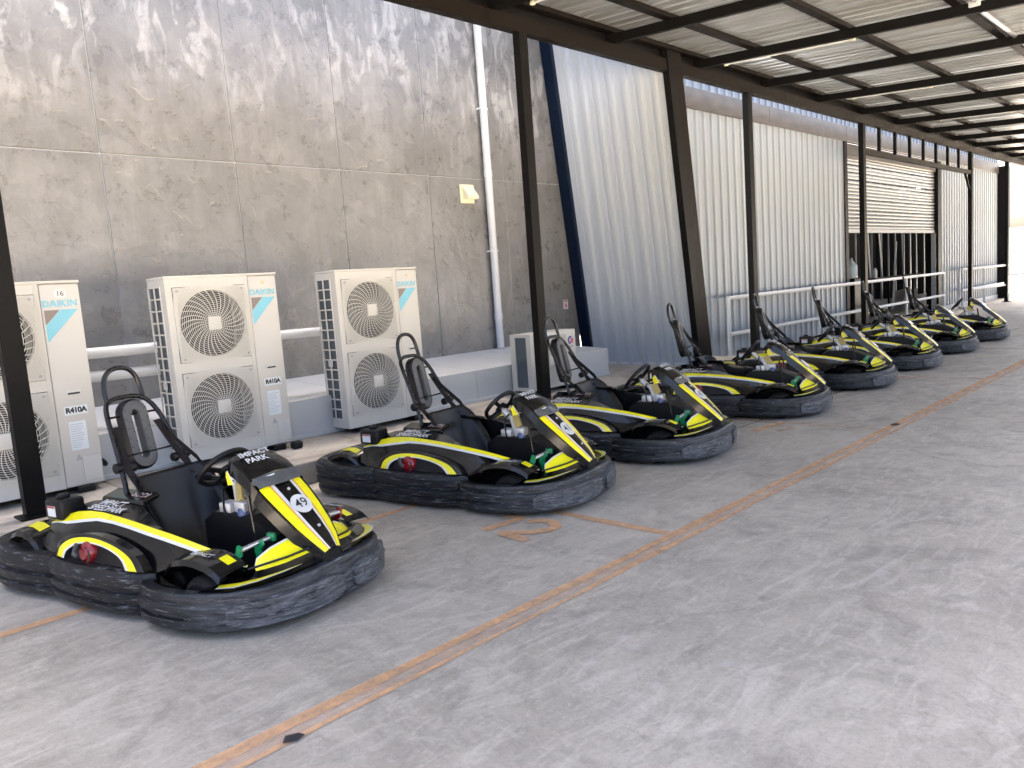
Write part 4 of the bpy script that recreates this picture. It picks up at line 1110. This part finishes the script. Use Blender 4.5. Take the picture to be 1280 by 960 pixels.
    for zz in (-0.10, -0.045, 0.01, 0.065, 0.12):
        for s_ in (-1, 1):
            sm_.add([mm @ Vector((s_ * 0.028, zz, 0.0362)), mm @ Vector((s_ * 0.074, zz + 0.03, 0.0345)), mm @ Vector((s_ * 0.074, zz + 0.035, 0.0345)), mm @ Vector((s_ * 0.028, zz + 0.005, 0.0362))], [(0, 1, 2, 3)])
    sm_.build('pad_seams', 'black_decal', pdm, smooth=False, fix=False)['kind'] = 'stuff'
    for s_ in (-1, 1):
        MB().lathe([(0.024, -0.02), (0.03, -0.016), (0.03, 0.016), (0.024, 0.02)], (-0.335, s_ * 0.215, 0.665), (0, 1, 0), 14).build('adjuster_knob', 'black_plastic', bf)
        MB().lathe([(0.022, -0.018), (0.027, -0.012), (0.027, 0.012), (0.022, 0.018)], (-0.325, s_ * 0.135, 0.655), (0, 1, 0), 14).build('adjuster_knob', 'black_plastic', bf)
        st = [(-0.445, s_ * 0.125, 0.88), (-0.385, s_ * 0.155, 0.76), (-0.30, s_ * 0.175, 0.64), (-0.21, s_ * 0.18, 0.56)]
        MB().rows([[(p[0], p[1] - 0.022, p[2]), (p[0] + 0.006, p[1] + 0.022, p[2] + 0.003)] for p in st]).build('shoulder_belt', 'strap', k, fix=False)
    st = [(-0.42, 0.135, 0.84), (-0.33, 0.18, 0.74), (-0.24, 0.225, 0.64), (-0.19, 0.25, 0.55)]
    MB().rows([[(p[0] - 0.008, p[1], p[2] - 0.016), (p[0] + 0.008, p[1] - 0.005, p[2] + 0.016)] for p in st]).build('lap_belt', 'strap', k, fix=False)

    # --- steering -------------------------------------------------
    cW = Vector((0.30, 0, 0.655)); ax = Vector((-0.74, 0, 0.67)).normalized(); uu = Vector((0.67, 0, 0.74)).normalized(); yv = Vector((0, 1, 0))
    ring = [cW + (yv * math.cos(a) * 0.145 + uu * math.sin(a) * (0.135 if math.sin(a) > -0.5 else 0.115)) for a in [2 * math.pi * j / 28 for j in range(28)]]
    swl = MB().tube(ring, 0.0155, 8, closed=True).build('steering_wheel', 'black_plastic', k)
    spk = MB()
    for a in (R(15), R(165), R(270)):
        spk.beam(cW - ax * 0.025, cW + (yv * math.cos(a) + uu * math.sin(a)) * 0.135, 0.030, 0.008, tuple(ax))
    spk.lathe([(0.045, -0.03), (0.045, -0.01), (0.02, 0.0)], tuple(cW), tuple(ax), 14)
    spk.build('wheel_spokes', 'black_plastic', swl)
    MB().tube([cW - ax * 0.03, cW - ax * 0.52], 0.013, 10).build('steering_column', 'steel', k)
    br = MB().tube([cW - ax * 0.05, cW - ax * 0.12], 0.026, 12).build('column_clamp', 'alloy', k)
    MB().beam((0.43, -0.045, 0.59), (0.50, -0.09, 0.455), 0.03, 0.014, (0, 1, 0)).build('clamp_arm', 'alloy', br, smooth=False)
    MB().beam((0.47, -0.05, 0.60), (0.53, -0.10, 0.52), 0.06, 0.014, (0, 1, 0)).build('clamp_plate', 'brass', br, smooth=False)
    MB().cbox(0.38, 0.47, -0.125, -0.045, 0.452, 0.505, 0.010, 2).build('clamp_block', 'alloy', br)
    MB().cbox(0.50, 0.58, -0.125, -0.055, 0.462, 0.520, 0.010, 2).build('clamp_block', 'alloy', br)
    MB().lathe([(0.030, 0.0), (0.030, 0.03), (0.022, 0.04)], (0.55, -0.105, 0.448), (0, 0, 1), 14).build('reservoir_cap', 'blue_cap', br)
    MB().tube([(0.40, -0.03, 0.60), (0.41, -0.11, 0.57), (0.43, -0.13, 0.48), (0.44, -0.13, 0.44)], 0.006, 6).build('cable', 'black_tube', br)
    # centre console
    con = [(0.26, 0.06), (0.26, 0.40), (0.34, 0.452), (0.62, 0.452), (0.80, 0.37), (0.86, 0.25), (0.88, 0.06)]
    MB().prism(con, -0.13, 0.13).build('centre_console', 'black_plastic', k, smooth=False)
    # --- nose fairing ----------------------------------------------
    face = [(0.685, 0.615, 0.150), (0.74, 0.570, 0.148), (0.82, 0.500, 0.137), (0.90, 0.425, 0.118), (0.965, 0.362, 0.092), (1.015, 0.305, 0.058)]
    fr = [(0.0, 'black_gloss'), (0.34, 'black_gloss'), (0.46, 'white_decal'), (0.53, 'orange_line'), (0.90, 'yellow'), (1.0, 'black_gloss')]
    fair = None
    def fpt(i, q): x_, z_, w_ = face[i]; qq = abs(q); return (x_ - 0.012 * qq, w_ * q, z_ - 0.018 * qq * qq)
    fmid = [[fpt(i, q) for q in (-0.34, -0.17, 0, 0.17, 0.34)] for i in range(len(face))]
    fair = MB().rows(fmid).build('nose_fairing', 'black_gloss', k, ang=30, fix=False)
    for s_ in (-1, 1):
        lo = 0.34
        for q, mt in fr[2:]:
            nm = {'white_decal': 'white_stripe', 'orange_line': 'orange_pinstripe', 'yellow': 'yellow_stripe', 'black_gloss': 'fairing_edge'}[mt]
            MB().rows([[fpt(i, s_ * lo), fpt(i, s_ * q)] for i in range(len(face))]).build(nm, mt, fair, fix=False)
            lo = q
        MB().rows([[fpt(i, s_ * 1.0), (face[i][0] - 0.035, s_ * (face[i][2] + 0.012), face[i][1] - 0.075)] for i in range(len(face))]).build('fairing_flange', 'black_gloss', fair, fix=False)
    # smoked panel and hood
    MB().rows([[(0.640, -0.146, 0.655), (0.655, 0, 0.668), (0.640, 0.146, 0.655)], [(0.683, -0.140, 0.608), (0.712, 0, 0.612), (0.683, 0.140, 0.608)]]).build('smoked_panel', 'smoked_panel', fair, smooth=False, fix=False)
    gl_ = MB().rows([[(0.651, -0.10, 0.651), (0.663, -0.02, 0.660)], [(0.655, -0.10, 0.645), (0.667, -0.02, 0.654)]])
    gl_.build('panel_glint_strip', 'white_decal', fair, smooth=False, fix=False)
    hr = []
    for x_, z_, w_ in ((0.430, 0.705, 0.115), (0.455, 0.748, 0.126), (0.50, 0.742, 0.140), (0.58, 0.703, 0.150), (0.640, 0.655, 0.152)):
        hr.append([(x_ + 0.005, -w_ - 0.012, z_ - 0.085), (x_, -w_, z_ - 0.016), (x_, -w_ * 0.8, z_), (x_ + 0.004, 0, z_ + 0.013), (x_, w_ * 0.8, z_), (x_, w_, z_ - 0.016), (x_ + 0.005, w_ + 0.012, z_ - 0.085)])
    hd_ = MB().rows(hr).build('steering_hood', 'black_gloss', k, ang=40, fix=False)
    for s_ in (-1, 1):
        MB().rows([[(0.640, s_ * 0.152, 0.639), (0.645, s_ * 0.164, 0.570)], [(0.683, s_ * 0.151, 0.597), (0.655, s_ * 0.162, 0.540)]]).build('hood_cheek', 'black_gloss', hd_, fix=False)
        MB().add([(0.452, s_ * 0.150, 0.665), (0.470, s_ * 0.156, 0.690), (0.520, s_ * 0.162, 0.625), (0.470, s_ * 0.158, 0.615)], [(0, 1, 2, 3)]).build('hood_decal', 'yellow', hd_, smooth=False, fix=False)
        MB().add([(0.470, s_ * 0.157, 0.690), (0.482, s_ * 0.158, 0.688), (0.536, s_ * 0.164, 0.615), (0.522, s_ * 0.163, 0.625)], [(0, 1, 2, 3)]).build('hood_decal_edge', 'white_decal', hd_, smooth=False, fix=False)
    link('hood_lettering', text_mesh('IMPACT', 0.056, 'white_decal', 0.03, 0.2), hd_, frame_mat((0.512, -0.010, 0.7555), (0, 1, 0), (-1, 0, 0.42)))
    link('hood_lettering', text_mesh('PARK', 0.056, 'white_decal', 0.03, 0.2), hd_, frame_mat((0.560, -0.035, 0.7310), (0, 1, 0), (-1, 0, 0.50)))
    MB().tube([(0.62, -0.12, 0.56), (0.66, -0.13, 0.30), (0.70, -0.14, 0.10)], 0.008, 8).build('fairing_stay', 'black_tube', k)
    MB().tube([(0.62, 0.12, 0.56), (0.66, 0.13, 0.30), (0.70, 0.14, 0.10)], 0.008, 8).build('fairing_stay', 'black_tube', k)
    # number disc
    nd_ = Vector((0.72, 0, 0.69)).normalized()
    dc = MB().lathe([(0.058, 0.0), (0.058, 0.004)], (0.815, 0.0, 0.5065), tuple(Vector((0.075, 0, 0.08)).normalized()), 28).build('number_disc', 'white_decal', fair)
    for (x_, z_) in ((0.735, 0.5775), (0.925, 0.4045)):
        MB().lathe([(0.009, 0.0), (0.007, 0.006), (0.0, 0.007)], (x_, 0, z_), (0.7, 0, 0.7), 8).build('fairing_bolt', 'alloy', fair)
    fair.location.x += 0.05; hd_.location.x += 0.05
    # --- nose panels -----------------------------------------------
    MB().cbox(0.955, 1.055, -0.062, 0.062, 0.225, 0.300, 0.012, 1).build('nose_block', 'black_plastic', k, smooth=False)
    MB().add([(0.98, -0.045, 0.303), (1.04, -0.045, 0.303), (1.04, 0.045, 0.303), (0.98, 0.045, 0.303)], [(0, 1, 2, 3)]).build('nose_badge', 'grey_pad', k, smooth=False, fix=False)
    for s_ in (-1, 1):
        up_in = [(0.90, 0.065, 0.372), (0.88, 0.14, 0.368), (0.86, 0.22, 0.350), (0.84, 0.29, 0.320), (0.85, 0.315, 0.295)]
        up_out = [(1.000, 0.065, 0.312), (0.985, 0.14, 0.305), (0.955, 0.22, 0.297), (0.905, 0.29, 0.290), (0.87, 0.322, 0.286)]
        md_ = [(1.018, 0.065, 0.290), (1.005, 0.14, 0.286), (0.975, 0.22, 0.280), (0.93, 0.30, 0.272), (0.88, 0.36, 0.268)]
        ot = [(1.055, 0.065, 0.280), (1.042, 0.15, 0.276), (1.015, 0.255, 0.268), (0.96, 0.39, 0.258), (0.875, 0.485, 0.250)]
        inn = [(0.87, 0.065, 0.30), (0.85, 0.14, 0.295), (0.83, 0.22, 0.28), (0.815, 0.29, 0.27), (0.83, 0.31, 0.27)]
        S = lambda L: [(p[0], p[1] * s_, p[2] - 0.022 * min(1, max(0, (0.33 - p[2]) / 0.05))) for p in L]
        npn = MB().rows([S(inn), S(up_in)]).build('foot_panel', 'black_gloss', k, fix=False)
        MB().rows([S([(p[0] - 0.0, p[1], p[2]) for p in up_in]), S([(p[0] * 0.9 + q[0] * 0.1, p[1], p[2] * 0.9 + q[2] * 0.1) for p, q in zip(up_in, up_out)])]).build('white_stripe', 'white_decal', npn, fix=False)
        MB().rows([S([(p[0] * 0.9 + q[0] * 0.1, p[1], p[2] * 0.9 + q[2] * 0.1) for p, q in zip(up_in, up_out)]), S(up_out)]).build('yellow_panel', 'yellow', npn, fix=False)
        MB().rows([S(up_out), S(md_), S(ot)]).build('black_panel', 'black_gloss', npn, fix=False)
        c0 = [(1.018, 0.17, 0.281), (0.985, 0.26, 0.276), (0.935, 0.35, 0.268), (0.875, 0.425, 0.262), (0.80, 0.475, 0.258)]
        c1 = [(1.021, 0.175, 0.281), (0.998, 0.275, 0.277), (0.95, 0.385, 0.268), (0.89, 0.465, 0.260), (0.81, 0.505, 0.256)]
        c2 = [(1.022, 0.178, 0.281), (1.003, 0.280, 0.276), (0.955, 0.395, 0.267), (0.895, 0.475, 0.259), (0.812, 0.513, 0.255)]
        ot_ = 0
        U = lambda L: [(p[0], p[1], p[2] + 0.008) for p in L]
        MB().rows([S(U(c0)), S(U(c1))]).build('yellow_crescent', 'yellow', npn, fix=False)
        MB().rows([S(U(c1)), S(U(c2))]).build('crescent_edge', 'white_decal', npn, fix=False)
        und = [(0.80, 0.42, 0.262), (0.84, 0.36, 0.264), (0.88, 0.30, 0.268)]
        MB().add(S([(0.72, 0.545, 0.245), (0.87, 0.49, 0.249), (0.955, 0.395, 0.255), (0.92, 0.31, 0.260), (0.80, 0.30, 0.262), (0.72, 0.42, 0.256)]), [(0, 1, 2, 3, 4, 5)]).build('corner_panel', 'black_gloss', npn, smooth=False, fix=False)
        MB().tube(S([(0.86, 0.36, 0.30), (0.96, 0.20, 0.315), (1.0, 0.10, 0.325)]), 0.006, 6).build('stay_rod', 'black_tube', k)
    # --- pedals ------------------------------------------------------
    def pedal(s_, mat):
        pd_ = MB().tube([(0.80, s_ * 0.155, 0.375), (0.785, s_ * 0.335, 0.360)], 0.012, 10).build('pedal_bar', 'steel', k)
        MB().prism([(0.765, 0.35), (0.815, 0.385), (0.825, 0.36), (0.80, 0.33), (0.815, 0.25), (0.80, 0.10), (0.775, 0.10), (0.785, 0.25), (0.76, 0.32)], s_ * 0.225 - 0.006, s_ * 0.225 + 0.006).build('pedal_arm', mat, pd_, smooth=False)
        MB().cbox(0.775, 0.825, s_ * 0.155 - 0.014, s_ * 0.155 + 0.014, 0.355, 0.395, 0.008, 2).build('pedal_end', mat, pd_)
        MB().prism([(0.74, 0.30), (0.775, 0.385), (0.80, 0.375), (0.79, 0.33)], s_ * 0.335 - 0.008, s_ * 0.335 + 0.008).build('pedal_end', mat, pd_, smooth=False)
    pedal(-1, 'green'); pedal(1, 'red')
    MB().cbox(0.84, 0.90, 0.10, 0.17, 0.18, 0.26, 0.01, 2).build('brake_cylinder', 'red', k)
    return k
kart0 = make_kart()
def add_number(root, txt):
    fair = [c_ for c_ in bpy.data.objects if c_.parent == root and c_.name.startswith('nose_fairing')][0]
    n_ = Vector((0.075, 0, 0.08)).normalized()
    link('number_lettering', text_mesh(txt, 0.078, 'black_decal', 0.004), fair, frame_mat(Vector((0.815, 0.0, 0.5065)) + n_ * 0.0052, (0, 1, 0), (-n_.z, 0, n_.x)))
KARTS = [
    (1.694, 4.313, 13.0, 'black and yellow go kart numbered 49 parked in front of the numbered fan unit', '49'),
    (3.844, 4.36, 11.0, 'black and yellow go kart numbered 41 parked by the fan unit beside bare skirting', '41'),
    (5.50, 4.296, 12.0, 'black and yellow go kart parked before the post that hides the small outdoor unit', '47'),
    (7.62, 4.33, 17.0, 'black and yellow go kart parked in front of the leaning pale metal wall', None),
    (9.65, 4.35, 15.5, 'black and yellow go kart parked where the long white handrail begins', None),
    (11.50, 4.36, 17.0, 'black and yellow go kart parked before the handrail, short of the shutter', None),
    (13.60, 4.42, 15.0, 'black and yellow go kart parked second from the end of the row toward the shutter', None),
    (15.60, 4.42, 16.0, 'black and yellow go kart parked last in the row, opposite the roller shutter', None),
]
index_kids()
roots = []
for i, (x_, y_, a_, lab, num) in enumerate(KARTS):
    r_ = kart0 if i == 0 else copy_tree(kart0)
    r_.location = (x_ + 0.03 * math.cos(R(a_)), y_ + 0.03 * math.sin(R(a_)), 0); r_.rotation_euler = (0, 0, R(-90 + a_))
    tag(r_, lab, 'go kart', 'go karts parked in a row'); roots.append(r_)
r_ = copy_tree(kart0); r_.location = (20.35, 7.72, 0); r_.rotation_euler = (0, 0, R(-6)); tag(r_, 'black and yellow go kart kept inside the dark store room', 'go kart')
for i, r_ in enumerate(roots):
    cW_ = Vector((0.30, 0, 0.655)); ax_ = Vector((-0.74, 0, 0.67)).normalized()
    for c_ in bpy.data.objects:
        if c_.parent == r_ and c_.name.startswith('steering_wheel'):
            c_.matrix_local = Matrix.Translation(cW_) @ Matrix.Rotation(R((0, 14, -22, 35, -8, 20, -30, 10)[i]), 4, ax_) @ Matrix.Translation(-cW_)
for r_, (x_, y_, a_, lab, num) in zip(roots, KARTS):
    if num: add_number(r_, num)

# ------------------------------------------------------------------ outside, past the far end
lw = thing('added_glare_wall', 'pale wall added for bright glare past the far end of the canopy', 'wall')  # added white wall, meant to overexpose as the bright far opening
for k in range(8):
    MB().cbox(62.0, 62.2, 4 + k * 1.9, 4 + (k + 1) * 1.9 - 0.01, 0, 3.2, 0.01, 1).build('panel', 'white_paint', lw, smooth=False)
